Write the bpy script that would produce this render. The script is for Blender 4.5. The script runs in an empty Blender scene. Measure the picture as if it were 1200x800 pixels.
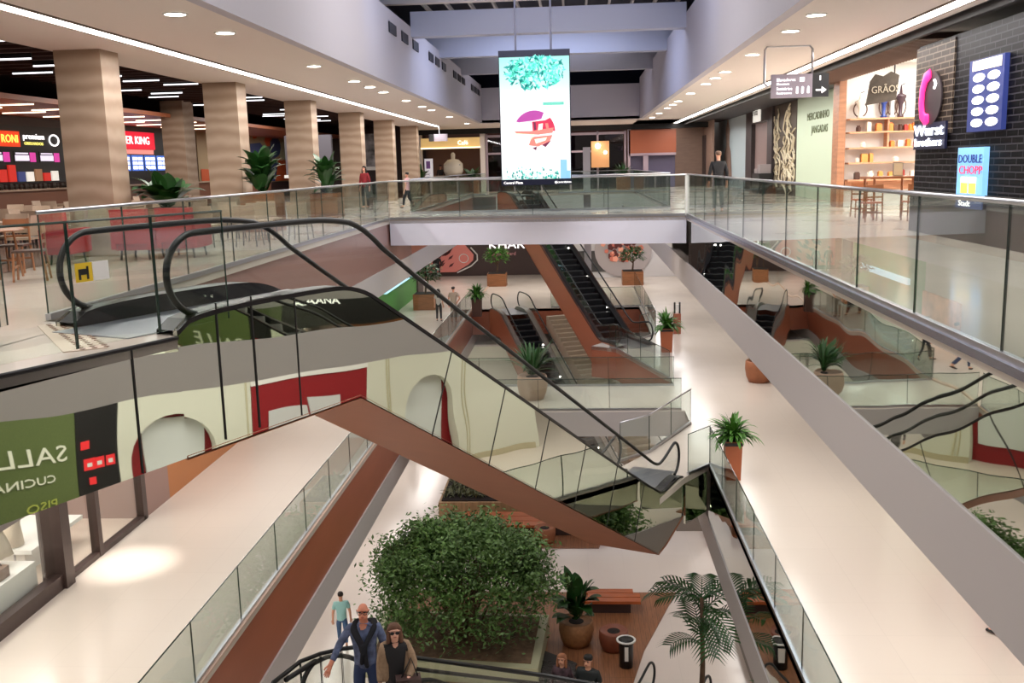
import bpy, math, random
from mathutils import Vector, Matrix, Euler
random.seed(7)
COL = bpy.context.scene.collection
V = Vector
ORG = {}
ORD = "first second third fourth fifth sixth seventh eighth ninth tenth eleventh twelfth thirteenth fourteenth fifteenth sixteenth seventeenth eighteenth nineteenth twentieth twenty-first twenty-second twenty-third twenty-fourth twenty-fifth twenty-sixth twenty-seventh twenty-eighth".split()

# ------------------------------------------------------------------ materials
def lin(c):
    return tuple(((v / 255) / 12.92 if v / 255 <= 0.04045 else ((v / 255 + 0.055) / 1.055) ** 2.4) for v in c) + (1.0,)

MATS = {}
def mat(name, rgb, rough=0.5, metal=0.0, emit=0.0, spec=0.5, noise=0.0, nscale=6.0, bump=0.0, coat=0.0, emit_rgb=None):
    if name in MATS: return MATS[name]
    m = bpy.data.materials.new(name); m.use_nodes = True
    nt = m.node_tree; b = nt.nodes['Principled BSDF']
    c = lin(rgb)
    b.inputs['Base Color'].default_value = c
    b.inputs['Roughness'].default_value = rough
    b.inputs['Metallic'].default_value = metal
    b.inputs['Specular IOR Level'].default_value = spec
    b.inputs['Coat Weight'].default_value = coat
    if emit > 0:
        b.inputs['Emission Color'].default_value = lin(emit_rgb or rgb)
        b.inputs['Emission Strength'].default_value = emit
    if noise > 0 or bump > 0:
        tc = nt.nodes.new('ShaderNodeTexCoord'); n = nt.nodes.new('ShaderNodeTexNoise')
        n.inputs['Scale'].default_value = nscale; n.inputs['Detail'].default_value = 5
        nt.links.new(tc.outputs['Object'], n.inputs['Vector'])
        if noise > 0:
            r = nt.nodes.new('ShaderNodeValToRGB')
            lo = tuple(max(0, x * (1 - noise)) for x in c[:3]) + (1,); hi = tuple(min(1, x * (1 + noise)) for x in c[:3]) + (1,)
            r.color_ramp.elements[0].color = lo; r.color_ramp.elements[0].position = .3
            r.color_ramp.elements[1].color = hi; r.color_ramp.elements[1].position = .7
            nt.links.new(n.outputs['Fac'], r.inputs['Fac']); nt.links.new(r.outputs['Color'], b.inputs['Base Color'])
        if bump > 0:
            bp = nt.nodes.new('ShaderNodeBump'); bp.inputs['Strength'].default_value = bump; bp.inputs['Distance'].default_value = .02
            nt.links.new(n.outputs['Fac'], bp.inputs['Height']); nt.links.new(bp.outputs['Normal'], b.inputs['Normal'])
    MATS[name] = m
    return m

def glass(name, tint, refl=1.0, rough=0.0):
    m = bpy.data.materials.new(name); m.use_nodes = True; nt = m.node_tree; nt.nodes.clear()
    o = nt.nodes.new('ShaderNodeOutputMaterial'); mx = nt.nodes.new('ShaderNodeMixShader')
    t = nt.nodes.new('ShaderNodeBsdfTransparent'); g = nt.nodes.new('ShaderNodeBsdfGlossy'); f = nt.nodes.new('ShaderNodeLayerWeight'); f.inputs['Blend'].default_value = .5
    pw = nt.nodes.new('ShaderNodeMath'); pw.operation = 'POWER'; pw.inputs[1].default_value = 4.0; ma = nt.nodes.new('ShaderNodeMath'); ma.operation = 'MULTIPLY_ADD'; ma.inputs[1].default_value = .8; ma.inputs[2].default_value = .045
    mm = nt.nodes.new('ShaderNodeMath'); mm.operation = 'MULTIPLY'; mm.inputs[1].default_value = refl
    t.inputs['Color'].default_value = tint + (1,); g.inputs['Roughness'].default_value = rough; nt.links.new(f.outputs['Facing'], pw.inputs[0]); nt.links.new(pw.outputs[0], ma.inputs[0])
    nt.links.new(ma.outputs[0], mm.inputs[0]); nt.links.new(mm.outputs[0], mx.inputs[0])
    nt.links.new(t.outputs[0], mx.inputs[1]); nt.links.new(g.outputs[0], mx.inputs[2]); nt.links.new(mx.outputs[0], o.inputs[0])
    MATS[name] = m
    return m

def tile_floor(name, rgb, size=1.2, rough=0.14, joint=.93):
    m = mat(name, rgb, rough, spec=.5); nt = m.node_tree; b = nt.nodes['Principled BSDF']
    tc = nt.nodes.new('ShaderNodeTexCoord'); br = nt.nodes.new('ShaderNodeTexBrick')
    br.offset = 0; br.inputs['Scale'].default_value = 1.0
    br.inputs['Brick Width'].default_value = size; br.inputs['Row Height'].default_value = size
    br.inputs['Mortar Size'].default_value = .006; br.inputs['Mortar Smooth'].default_value = .3
    c = lin(rgb); br.inputs['Color1'].default_value = c; br.inputs['Color2'].default_value = tuple(x * .985 for x in c[:3]) + (1,)
    br.inputs['Mortar'].default_value = tuple(x * joint for x in c[:3]) + (1,)
    n = nt.nodes.new('ShaderNodeTexNoise'); n.inputs['Scale'].default_value = .6
    mr = nt.nodes.new('ShaderNodeMapRange'); mr.inputs[3].default_value = rough - .05; mr.inputs[4].default_value = rough + .1
    nt.links.new(tc.outputs['Object'], br.inputs['Vector']); nt.links.new(br.outputs['Color'], b.inputs['Base Color'])
    nt.links.new(tc.outputs['Object'], n.inputs['Vector']); nt.links.new(n.outputs['Fac'], mr.inputs[0]); nt.links.new(mr.outputs[0], b.inputs['Roughness'])
    return m

def wood(name, rgb, rough=.45, stretch=(1, 12, 1), plank=None, amt=.22):
    m = mat(name, rgb, rough); nt = m.node_tree; b = nt.nodes['Principled BSDF']; c = lin(rgb)
    tc = nt.nodes.new('ShaderNodeTexCoord'); mp = nt.nodes.new('ShaderNodeMapping'); mp.inputs['Scale'].default_value = stretch
    n = nt.nodes.new('ShaderNodeTexNoise'); n.inputs['Scale'].default_value = 2.0; n.inputs['Detail'].default_value = 6
    r = nt.nodes.new('ShaderNodeValToRGB')
    r.color_ramp.elements[0].position = .3; r.color_ramp.elements[0].color = tuple(x * (1 - amt) for x in c[:3]) + (1,)
    r.color_ramp.elements[1].position = .7; r.color_ramp.elements[1].color = tuple(min(1, x * (1 + amt)) for x in c[:3]) + (1,)
    nt.links.new(tc.outputs['Object'], mp.inputs[0]); nt.links.new(mp.outputs[0], n.inputs['Vector']); nt.links.new(n.outputs['Fac'], r.inputs['Fac'])
    out = r.outputs['Color']
    if plank:
        br = nt.nodes.new('ShaderNodeTexBrick'); br.inputs['Scale'].default_value = 1; br.inputs['Brick Width'].default_value = plank[0]
        br.inputs['Row Height'].default_value = plank[1]; br.inputs['Mortar Size'].default_value = plank[2]
        br.inputs['Color1'].default_value = (1, 1, 1, 1); br.inputs['Color2'].default_value = (.82, .82, .82, 1); br.inputs['Mortar'].default_value = (.3, .3, .3, 1)
        nt.links.new(tc.outputs['Object'], br.inputs['Vector'])
        mx = nt.nodes.new('ShaderNodeMix'); mx.data_type = 'RGBA'; mx.blend_type = 'MULTIPLY'; mx.inputs[0].default_value = 1
        nt.links.new(out, mx.inputs[6]); nt.links.new(br.outputs['Color'], mx.inputs[7]); out = mx.outputs[2]
    nt.links.new(out, b.inputs['Base Color'])
    return m

M_FLOOR = tile_floor('cream_floor', (222, 210, 198), 1.2, .17)
M_FLOOR3 = tile_floor('upper_floor', (208, 196, 184), 1.2, .12, .97)
M_FLOOR1 = tile_floor('ground_floor', (224, 212, 204), 1.2, .17)
M_FASCIA = mat('warm_grey_fascia', (186, 178, 176), .55)
M_BULK = mat('bulkhead_paint', (188, 184, 194), .6)
M_CEIL = mat('ceiling_paint', (232, 222, 214), .7)
M_BEAM = mat('beam_paint', (188, 192, 210), .6)
M_BROWN = wood('copper_brown_panel', (160, 92, 66), .42, (.3, .3, 1), amt=.06)
M_MAUVE = mat('mauve_brown_panel', (150, 112, 104), .25, spec=.6)
M_SOFFIT = mat('white_soffit', (205, 200, 196), .7)
M_METAL = mat('brushed_steel', (190, 190, 195), .28, 1.0)
M_DMETAL = mat('dark_steel', (52, 50, 52), .35, .8)
M_RUBBER = mat('black_handrail', (10, 10, 11), .42)
M_STEP = mat('escalator_step', (70, 70, 74), .38, .6)
M_RISER = mat('escalator_riser', (30, 30, 33), .45, .5)
M_GLASS = glass('balustrade_glass', (.88, .925, .90), 1.0)
M_GLASS2 = glass('clear_glass', (.95, .975, .96), .9)
M_EDGE = mat('glass_edge', (40, 58, 52), .2)
M_MIRROR = mat('mirror_cladding', (216, 220, 210), .015, 1.0)
_nt = M_MIRROR.node_tree; _n = _nt.nodes.new('ShaderNodeTexNoise'); _tc = _nt.nodes.new('ShaderNodeTexCoord'); _bp = _nt.nodes.new('ShaderNodeBump')
_n.inputs['Scale'].default_value = .9; _n.inputs['Detail'].default_value = 0; _bp.inputs['Strength'].default_value = .10; _bp.inputs['Distance'].default_value = .06
_nt.links.new(_tc.outputs['Object'], _n.inputs['Vector']); _nt.links.new(_n.outputs['Fac'], _bp.inputs['Height']); _nt.links.new(_bp.outputs['Normal'], _nt.nodes['Principled BSDF'].inputs['Normal'])
M_JOINT = mat('dark_joint', (30, 28, 26), .6)
M_WHITE = mat('white_paint', (232, 230, 226), .5)
M_CREAM = mat('cream_wall', (216, 216, 200), .6)
M_RED = mat('deep_red_panel', (140, 22, 30), .5)
M_GREEN = mat('olive_green_board', (92, 106, 58), .6, noise=.08, nscale=30)
M_BLACK = mat('matte_black', (22, 20, 21), .45)
M_DBROWN = mat('dark_brown_wall', (66, 48, 46), .5)
M_TRAV = mat('travertine', (168, 140, 116), .6, noise=.12, nscale=2.0)
_nt = M_TRAV.node_tree; _w = _nt.nodes.new('ShaderNodeTexWave'); _w.bands_direction = 'Z'; _w.inputs['Scale'].default_value = .9; _w.inputs['Distortion'].default_value = 7.0; _w.inputs['Detail'].default_value = 4; _w.inputs['Detail Scale'].default_value = .6
_tc = _nt.nodes.new('ShaderNodeTexCoord'); _r = _nt.nodes.new('ShaderNodeValToRGB')
_r.color_ramp.elements[0].color = lin((152, 128, 107)); _r.color_ramp.elements[1].color = lin((175, 153, 132))
_nt.links.new(_tc.outputs['Object'], _w.inputs['Vector']); _nt.links.new(_w.outputs['Fac'], _r.inputs['Fac']); _nt.links.new(_r.outputs['Color'], _nt.nodes['Principled BSDF'].inputs['Base Color'])
M_LEAF = mat('deep_green_leaf', (36, 76, 30), .4, noise=.35, nscale=3)
M_LEAF2 = mat('bright_green_leaf', (74, 122, 44), .45, noise=.3, nscale=4)
M_LEAF3 = mat('ficus_leaf', (84, 116, 56), .5, noise=.45, nscale=1.6)
M_BARK = mat('brown_bark', (88, 66, 48), .8, noise=.3, nscale=8)
M_SOIL = mat('dark_soil', (34, 24, 20), .95, noise=.6, nscale=20, bump=.6)
M_TERRA = mat('terracotta', (150, 92, 60), .6, noise=.15, nscale=4)
M_WOODB = wood('box_wood', (140, 88, 52), .5, (1, 1, 8))
M_DECK = wood('deck_wood', (148, 98, 66), .4, (12, 1, 1), plank=(.14, 6.0, .004))
_n = [n for n in M_DECK.node_tree.nodes if n.type == 'TEX_BRICK'][0]; _n.offset = 0
M_BENCH = wood('bench_wood', (176, 92, 50), .35, (1, 10, 1))
M_SKIN = mat('skin', (214, 156, 128), .5)
M_GLOW = mat('lamp_glow', (255, 250, 240), .5, emit=14.0)
M_SLOT = mat('slot_glow', (255, 250, 245), .5, emit=7.0)
M_WGLOW = mat('sign_white_glow', (255, 252, 250), .5, emit=1.6)

# ------------------------------------------------------------------ mesh builder
class MB:
    def __init__(s): s.v = []; s.f = []; s.m = []; s.cur = 0
    def face(s, pts):
        i = len(s.v); s.v += [V(p) for p in pts]; s.f.append(list(range(i, i + len(pts)))); s.m.append(s.cur); return s
    def box(s, x0, x1, y0, y1, z0, z1):
        i = len(s.v); s.v += [V(p) for p in ((x0, y0, z0), (x1, y0, z0), (x1, y1, z0), (x0, y1, z0), (x0, y0, z1), (x1, y0, z1), (x1, y1, z1), (x0, y1, z1))]
        for q in ((0, 3, 2, 1), (4, 5, 6, 7), (0, 1, 5, 4), (1, 2, 6, 5), (2, 3, 7, 6), (3, 0, 4, 7)): s.f.append([i + k for k in q]); s.m.append(s.cur)
        return s
    def obox(s, c, ax, ay, az):     # oriented box, centre + three half vectors
        i = len(s.v); c, ax, ay, az = V(c), V(ax), V(ay), V(az)
        for sx, sy, sz in ((-1, -1, -1), (1, -1, -1), (1, 1, -1), (-1, 1, -1), (-1, -1, 1), (1, -1, 1), (1, 1, 1), (-1, 1, 1)): s.v.append(c + ax * sx + ay * sy + az * sz)
        for q in ((0, 3, 2, 1), (4, 5, 6, 7), (0, 1, 5, 4), (1, 2, 6, 5), (2, 3, 7, 6), (3, 0, 4, 7)): s.f.append([i + k for k in q]); s.m.append(s.cur)
        return s
    def loft(s, A, B, cap=True):    # two loops with the same count
        i = len(s.v); n = len(A); s.v += [V(p) for p in A] + [V(p) for p in B]
        for k in range(n): s.f.append([i + k, i + (k + 1) % n, i + n + (k + 1) % n, i + n + k]); s.m.append(s.cur)
        if cap: s.f.append([i + k for k in reversed(range(n))]); s.f.append([i + n + k for k in range(n)]); s.m += [s.cur] * 2
        return s
    def prism(s, poly, z0, z1): return s.loft([(x, y, z0) for x, y in poly], [(x, y, z1) for x, y in poly])
    def tube(s, pts, r, seg=8, cap=True):
        pts = [V(p) for p in pts]; rings = []; n = len(pts)
        up = None
        for k, p in enumerate(pts):
            t = (pts[min(k + 1, n - 1)] - pts[max(k - 1, 0)]).normalized()
            if up is None:
                up = V((0, 0, 1)) if abs(t.z) < .95 else V((1, 0, 0))
            a = (up - t * up.dot(t)); a = a.normalized() if a.length > 1e-6 else t.orthogonal().normalized()
            up = a; b = t.cross(a); rr = r[k] if isinstance(r, (list, tuple)) else r
            rings.append([p + (a * math.cos(2 * math.pi * j / seg) + b * math.sin(2 * math.pi * j / seg)) * rr for j in range(seg)])
        i = len(s.v)
        for R in rings: s.v += R
        for k in range(n - 1):
            for j in range(seg): s.f.append([i + k * seg + j, i + k * seg + (j + 1) % seg, i + (k + 1) * seg + (j + 1) % seg, i + (k + 1) * seg + j]); s.m.append(s.cur)
        if cap: s.f.append([i + j for j in reversed(range(seg))]); s.f.append([i + (n - 1) * seg + j for j in range(seg)]); s.m += [s.cur] * 2
        return s
    def lathe(s, c, prof, seg=16, cap=True):
        return s._l(c, prof, seg, cap)
    def _l(s, c, prof, seg, cap):
        i = len(s.v); c = V(c)
        for r, z in prof:
            for j in range(seg): s.v.append(c + V((r * math.cos(2 * math.pi * j / seg), r * math.sin(2 * math.pi * j / seg), z)))
        for k in range(len(prof) - 1):
            for j in range(seg): s.f.append([i + k * seg + j, i + k * seg + (j + 1) % seg, i + (k + 1) * seg + (j + 1) % seg, i + (k + 1) * seg + j]); s.m.append(s.cur)
        if cap: s.f.append([i + j for j in reversed(range(seg))]); s.f.append([i + (len(prof) - 1) * seg + j for j in range(seg)]); s.m += [s.cur] * 2
        return s
    def ball(s, c, r, seg=10, rings=7, sc=(1, 1, 1)):
        pr = [(math.sin(math.pi * k / rings) * r, -math.cos(math.pi * k / rings) * r) for k in range(rings + 1)]
        i = len(s.v); s._l((0, 0, 0), [(max(a, .0005), b) for a, b in pr], seg, True)
        for k in range(i, len(s.v)): v = s.v[k]; s.v[k] = V(c) + V((v.x * sc[0], v.y * sc[1], v.z * sc[2]))
        return s
    def build(s, name, mats, parent=None, smooth=False, origin=None):
        mats = mats if isinstance(mats, (list, tuple)) else [mats]
        if parent is not None: og = ORG[parent.name]
        elif origin is not None: og = V(origin)
        else:
            xs = [p.x for p in s.v]; ys = [p.y for p in s.v]; zs = [p.z for p in s.v]
            og = V(((min(xs) + max(xs)) / 2, (min(ys) + max(ys)) / 2, min(zs)))
        me = bpy.data.meshes.new(name); me.from_pydata([tuple(p - og) for p in s.v], [], s.f)
        for m in mats: me.materials.append(m)
        me.polygons.foreach_set('material_index', s.m)
        if smooth: me.polygons.foreach_set('use_smooth', [True] * len(s.f))
        me.update()
        o = bpy.data.objects.new(name, me); COL.objects.link(o)
        if parent is not None: o.parent = parent
        else: o.location = og
        ORG[o.name] = og
        return o

def tag(o, label=None, cat=None, group=None, kind=None):
    if label: o['label'] = label
    if cat: o['category'] = cat
    if group: o['group'] = group
    if kind: o['kind'] = kind
    return o
def thing(name, label, cat, loc=(0, 0, 0), group=None):
    o = bpy.data.objects.new(name, None); COL.objects.link(o); o.location = loc; ORG[o.name] = V(loc); o.empty_display_size = .2
    return tag(o, label, cat, group)
def struct(name, mb, m, label, cat, smooth=False):
    o = mb.build(name, m, smooth=smooth); return tag(o, label, cat, None, 'structure')
CH = {}
def kids(o): return [c for c in bpy.data.objects if c.parent == o]
def dup(root, loc, rz=0, label=None, group=None, scale=None):
    def cp(o, par):
        c = o.copy(); COL.objects.link(c); c.parent = par; ORG[c.name] = V((0, 0, 0))
        for k in o.children: cp(k, c)
        return c
    r = cp(root, None); r.location = loc; r.rotation_euler = (0, 0, rz)
    if scale: r.scale = (scale,) * 3
    if label: r['label'] = label
    if group: r['group'] = group
    return r
def text(s, pos, right, up, size, m, parent=None, name='lettering', ext=.012, align='LEFT', sx=1.0):
    cu = bpy.data.curves.new(name, 'FONT'); cu.body = s; cu.size = size; cu.extrude = ext; cu.align_x = align
    cu.materials.append(m); cu.resolution_u = 2
    o = bpy.data.objects.new(name, cu); COL.objects.link(o)
    r = V(right).normalized(); u = V(up).normalized(); n = r.cross(u)
    M = Matrix((r * sx, u, n)).transposed().to_4x4()
    if parent is not None: o.parent = parent; M.translation = V(pos) - ORG[parent.name]
    else: M.translation = V(pos)
    o.matrix_local = M if parent is not None else M
    if parent is None: o.matrix_world = M
    ORG[o.name] = V(pos)
    return o

# ------------------------------------------------------------------ floors
L3, L2, L1 = 0.0, -6.0, -12.0
P0 = V((-3.6, 9.4, 0)); U = V((.407, .914, 0)).normalized(); NR = V((U.y, -U.x, 0))   # near side plane of the first escalator
def E1(s, l=0, z=0): return P0 + U * s + NR * l + V((0, 0, z))
def xy(p): return (p.x, p.y)
XL, XR = -5.7, 3.08
brf = [(XL, 29.7), (XR, 28.3)]       # front of the cross bridge
b = MB()
b.prism([(-21, 3), (XL, 3), (XL, 70), (-21, 70)], -.12, 0)
b.prism([(XL, 3.5)] + [xy(E1(-5.2)), xy(E1(-.5)), xy(E1(-.5, -.08)), xy(E1(2.5, -.08)), xy(E1(2.5, -1.62)), xy(E1(-.2, -1.62)), (XL, 10.0)], -.12, 0)
b.prism([brf[0], brf[1], (XR, 33.3), (XL, 33.6)], -.12, 0)
b.prism([(XR, 3), (14, 3), (14, 70), (XR, 70)], -.12, 0)
b.prism([(XL, 54.2), (XR, 54.2), (XR, 70), (XL, 70)], -.12, 0)
struct('floor_upper', b, M_FLOOR3, 'polished beige tiled floor of the top level around the atrium void', 'floor')
struct('floor_food_court', MB().box(-20.1, -9.35, 3, 69, 0, .006), mat('food_court_floor', (104, 78, 66), .25), 'dark brown floor of the food court', 'floor')
b = MB()
b.prism([(-14, 3), (-5.75, 3), (-5.75, 70), (-14, 70)], -6.15, -6)
b.prism([(3.2, 3), (14, 3), (14, 70), (3.2, 70)], -6.15, -6)
b.prism([(-5.75, 29.65), (3.2, 29.55), (3.2, 33.05), (-5.75, 33.3)], -6.15, -6)
b.prism([(-5.75, 52), (3.2, 52), (3.2, 70), (-5.75, 70)], -6.15, -6)
PLAT = [(3.2, 24.0), xy(E1(14.9, .05)), xy(E1(13.2, .0)), xy(E1(13.2, -1.7)), xy(E1(14.9, -1.7)), (1.78, 25.1), (3.2, 28.0)]
b.prism(PLAT, -6.15, -6)
PL2 = [(3.2, 34.0), (1.5, 39.9), (.5, 40.6), (1.9, 43.0), (3.2, 42.6)]
b.prism(PL2, -6.15, -6)
b.prism([(-4.6, 7.5), (3.2, 7.5), (3.2, 11.2), (-.2, 11.6), (-1.8, 12.1), (-3.0, 12.55), (-3.7, 12.2), (-4.2, 11.3)], -6.15, -6)
struct('floor_middle', b, M_FLOOR, 'glossy cream tiled floor of the middle level with bridge and landings', 'floor')
b = MB().box(-16, 14, 3, 72, -12.2, -12)
struct('floor_ground', b, M_FLOOR1, 'glossy off-white tiled floor of the lowest level', 'floor')

# fascias -------------------------------------------------------------------
def wallq(b, p, q, z0, z1, t=.05):   # thin vertical board from p to q (xy), thickness to its left
    p = V((p[0], p[1], 0)); q = V((q[0], q[1], 0)); d = (q - p).normalized(); n = V((-d.y, d.x, 0)) * t
    b.loft([p + V((0, 0, z0)), q + V((0, 0, z0)), q + n + V((0, 0, z0)), p + n + V((0, 0, z0))], [p + V((0, 0, z1)), q + V((0, 0, z1)), q + n + V((0, 0, z1)), p + n + V((0, 0, z1))])
    return b
struct('trim_1', wallq(wallq(MB(), (3.15, 28.35), (3.15, 3), -1.37, -.02), (3.15, 70), (3.15, 33.3), -1.37, -.02), M_MIRROR, 'mirror-polished edge cladding of the top level on the right', 'cladding')
struct('trim_2', MB().box(3.13, 3.4, 3, 70, -2.1, -1.372), M_FASCIA, 'matt grey lower edge beam under the right walkway of the top level', 'fascia')
struct('trim_26', wallq(MB(), (-5.75, 33.7), (-5.75, 70), -1.4, -.02), M_BROWN, 'rust brown edge panel of the second void beyond the bridge', 'cladding')
struct('trim_3', wallq(MB(), (-5.75, 12.0), (-5.75, 33.7), -1.4, -.02), M_MAUVE, 'mauve brown edge cladding of the top level on the left', 'cladding')
struct('trim_4', MB().box(-6.0, -5.73, 12, 70, -2.1, -1.402), M_FASCIA, 'matt grey lower edge beam under the left walkway of the top level', 'fascia')
b = MB(); wallq(b, brf[0], brf[1], -.78, -.03, .06)
struct('trim_5', b, mat('lilac_fascia', (222, 220, 232), .55), 'smooth lilac grey front face of the top level cross bridge', 'fascia')
b = MB(); b.prism([(XL, 29.75), (XR, 28.35), (XR, 33.3), (XL, 33.6)], -.78, -.13)
struct('ceiling_bridge', b, M_SOFFIT, 'white underside of the top level cross bridge', 'soffit')
b = MB(); b.box(3.42, 14, 3, 70, -2.1, -2.0); b.box(-14, -6.02, 3, 70, -2.1, -2.0); b.box(-5.7, 3.1, 54.3, 70, -2.1, -2.0)
struct('ceiling_middle', b, M_SOFFIT, 'white ceiling over the middle level walkways', 'ceiling')
b = MB(); b.box(3.42, 14, 3, 70, -8.1, -8.0); b.box(-14, -6.02, 3, 70, -8.1, -8.0); b.box(-5.7, 3.1, 52.3, 70, -8.1, -8.0)
struct('ceiling_ground', b, M_SOFFIT, 'white ceiling over the ground level sides', 'ceiling')
# right middle-level fascia
b = MB(); wallq(b, (3.2, 23.95), (3.2, 3), -7.4, -6.02); wallq(b, (3.2, 52), (3.2, 28.1), -7.4, -6.02)
wallq(b, xy(E1(14.95, .05)), (3.2, 24.0), -7.2, -6.02)
struct('trim_6', b, M_MIRROR, 'mirror cladding below the right walkway of the middle level', 'cladding')
struct('trim_7', MB().box(3.18, 3.42, 3, 70, -8.12, -7.402), M_FASCIA, 'grey lower edge beam below the right walkway of the middle level', 'fascia')
struct('trim_8', wallq(MB(), (-5.78, 3), (-5.78, 70), -7.45, -6.0), M_BROWN, 'copper brown edge panel of the left middle-level walkway', 'fascia')
struct('trim_9', MB().box(-6.0, -5.74, 3, 70, -8.12, -7.452), M_FASCIA, 'pale grey lower beam under the copper brown left edge panel', 'fascia')
struct('trim_10', MB().box(-5.83, -5.70, 3, 70, -6.0, -5.97), mat('beige_lip', (200, 170, 150), .4), 'thin beige lip on top of the copper brown left edge', 'trim')
b = MB(); wallq(b, (-5.75, 29.6), (3.2, 29.5), -6.8, -6.02, .08)
struct('trim_11', b, M_FASCIA, 'pale grey front face of the middle level cross bridge', 'fascia')
b = MB(); b.box(-5.7, 3.15, 29.75, 33.1, -6.8, -6.16)
struct('ceiling_lower_bridge', b, M_SOFFIT, 'underside of the middle level cross bridge', 'soffit')
b = MB(); wallq(b, (3.2, 34.0), (1.5, 39.9), -7.3, -6.0, -.05) ; wallq(b, (1.5, 39.9), (.5, 40.6), -7.3, -6.0, -.05); wallq(b, (-5.75, 52.0), (3.2, 52.0), -7.4, -6.02, .05)
struct('trim_12', b, M_BROWN, 'copper brown edge of the landing under the central escalator', 'fascia')
b = MB(); wallq(b, (1.78, 25.1), (3.2, 28.0), -6.7, -6.0, -.05)
struct('trim_13', b, M_FASCIA, 'slanted grey edge of the middle-level landing by the long escalator', 'fascia')
# near landing fascia (mirror) joins the escalator side
b = MB(); wallq(b, xy(E1(-5.2)), xy(E1(-.5)), -1.2, -.02, .05)
struct('trim_14', b, M_MIRROR, 'mirror cladding below the near landing of the top level', 'cladding')
b = MB()
for s in (-3.0, -1.05, .02, .52):
    b.obox(E1(s, .006, -.6 if s < -.5 else -.45), U * .007, NR * .006, (0, 0, .59 if s < -.5 else .7))
struct('trim_15', b, M_JOINT, 'dark vertical joints in the mirrored cladding under the near landing', 'joint')
# steel edge trims on top level
b = MB(); b.cur = 1; b.box(3.04, 3.165, 3, 28.3, -.05, .02); b.cur = 0
b.tube([E1(-5.2, 0, -.02), E1(-.5, 0, -.02)], .022, 6)
struct('trim_16', b, [M_DMETAL, mat('bluish_steel', (150, 152, 168), .25, .9)], 'dark steel channel along the top level floor edge', 'trim')
b = MB(); p, q = V((brf[0][0], brf[0][1], 0)), V((brf[1][0], brf[1][1], 0))
b.obox((p + q) / 2 + V((0, .05, .03)), (q - p) / 2, (0, .05, 0), (0, 0, .035))
struct('trim_17', b, mat('bridge_channel', (168, 170, 190), .3, .6), 'pale steel channel on the front edge of the cross bridge', 'trim')

# ------------------------------------------------------------------ upper walls, ceiling, roof
b = MB()
b.box(-9.85, -5.12, 3, 56.5, 3.86, 4.0); b.box(3.42, 6.45, 3, 64.2, 3.86, 4.0); b.box(-9.85, 6.45, 56.5, 64.2, 3.86, 4.0); b.box(-5.12, 3.42, 54.3, 56.5, 3.86, 4.0)
struct('ceiling', b, M_CEIL, 'warm beige plaster ceiling over the top level walkways', 'ceiling')
b = MB(); b.box(-5.3, -5.1, 3, 54.3, 3.85, 5.85)
struct('wall_left', b, M_BULK, 'tall plain bulkhead above the left edge of the atrium', 'bulkhead')
b = MB(); b.box(3.4, 3.6, 3, 54.3, 3.85, 6.0)
struct('wall_right', b, M_BULK, 'tall plain bulkhead above the right edge of the atrium', 'bulkhead')
b = MB(); b.box(-5.3, 3.6, 54.3, 54.5, 3.85, 5.7)
struct('wall_back', b, M_BULK, 'plain bulkhead closing the far end of the atrium', 'bulkhead')
M_NAVY = mat('night_navy', (34, 38, 60), .8)
b = MB(); b.box(-7, 5.4, 3, 60, 7.5, 7.6); b.box(-7, -6.9, 3, 60, 5.6, 7.5); b.box(5.3, 5.4, 3, 60, 5.6, 7.5); b.box(-7, 5.4, 59, 59.1, 5.6, 7.5)
b.box(-7, -5.3, 3, 59, 5.6, 5.7); b.box(3.6, 5.4, 3, 59, 5.8, 5.9)
struct('roof', b, M_NAVY, 'dark roof space above the atrium at night', 'roof')
for k, (y, z0, z1) in enumerate(((31.5, 5.55, 6.3), (38.0, 5.6, 6.45), (45.0, 5.6, 6.5))):
    b = MB().box(-5.6 if k else -5.1, 3.9 if k else 3.4, y, y + .5, z0, z1)
    o = struct('roof_beam', b, M_BEAM, '%s wide pale beam crossing the atrium roof counting away from the camera' % ORD[k], 'beam')
b = MB()
for k in range(12):
    x = -5.1 + k * .78
    b.box(x, x + .09, 3, 31.3, 6.75, 6.95); b.box(x, x + .07, 32.2, 54, 6.85, 7.0)
for y in (27.5, 29.2, 30.6): b.box(-6.8, 5.2, y, y + .12, 6.9, 7.1)
struct('roof_truss', b, mat('truss_paint', (170, 165, 160), .6), 'pale slender rafters under the dark roof', 'rafters')
b = MB().box(-6.8, 5.2, 30.9, 31.2, 6.45, 6.62); struct('trim_18', b, M_CEIL, 'pale horizontal rail in front of the first roof beam', 'trim')
# vents in left bulkhead
M_VENT = mat('vent_dark', (36, 35, 42), .5)
vs = [27.7, 29.7, 31.7, 35.1, 36.7, 38.5, 42.0, 43.6, 45.2, 49.0, 50.6, 52.2]
for k, y in enumerate(vs):
    t = thing('air_vent', '%s small square dark vent counting away from camera high on left bulkhead' % ORD[k], 'vent', (-5.1, y, 5.22), 'vents on the left bulkhead')
    MB().box(-5.095, -5.06, y, y + 1.05, 5.22, 5.5).build('grille', M_VENT, t)
    MB().box(-5.097, -5.05, y - .03, y + 1.08, 5.5, 5.53).build('frame', M_BULK, t)

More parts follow.
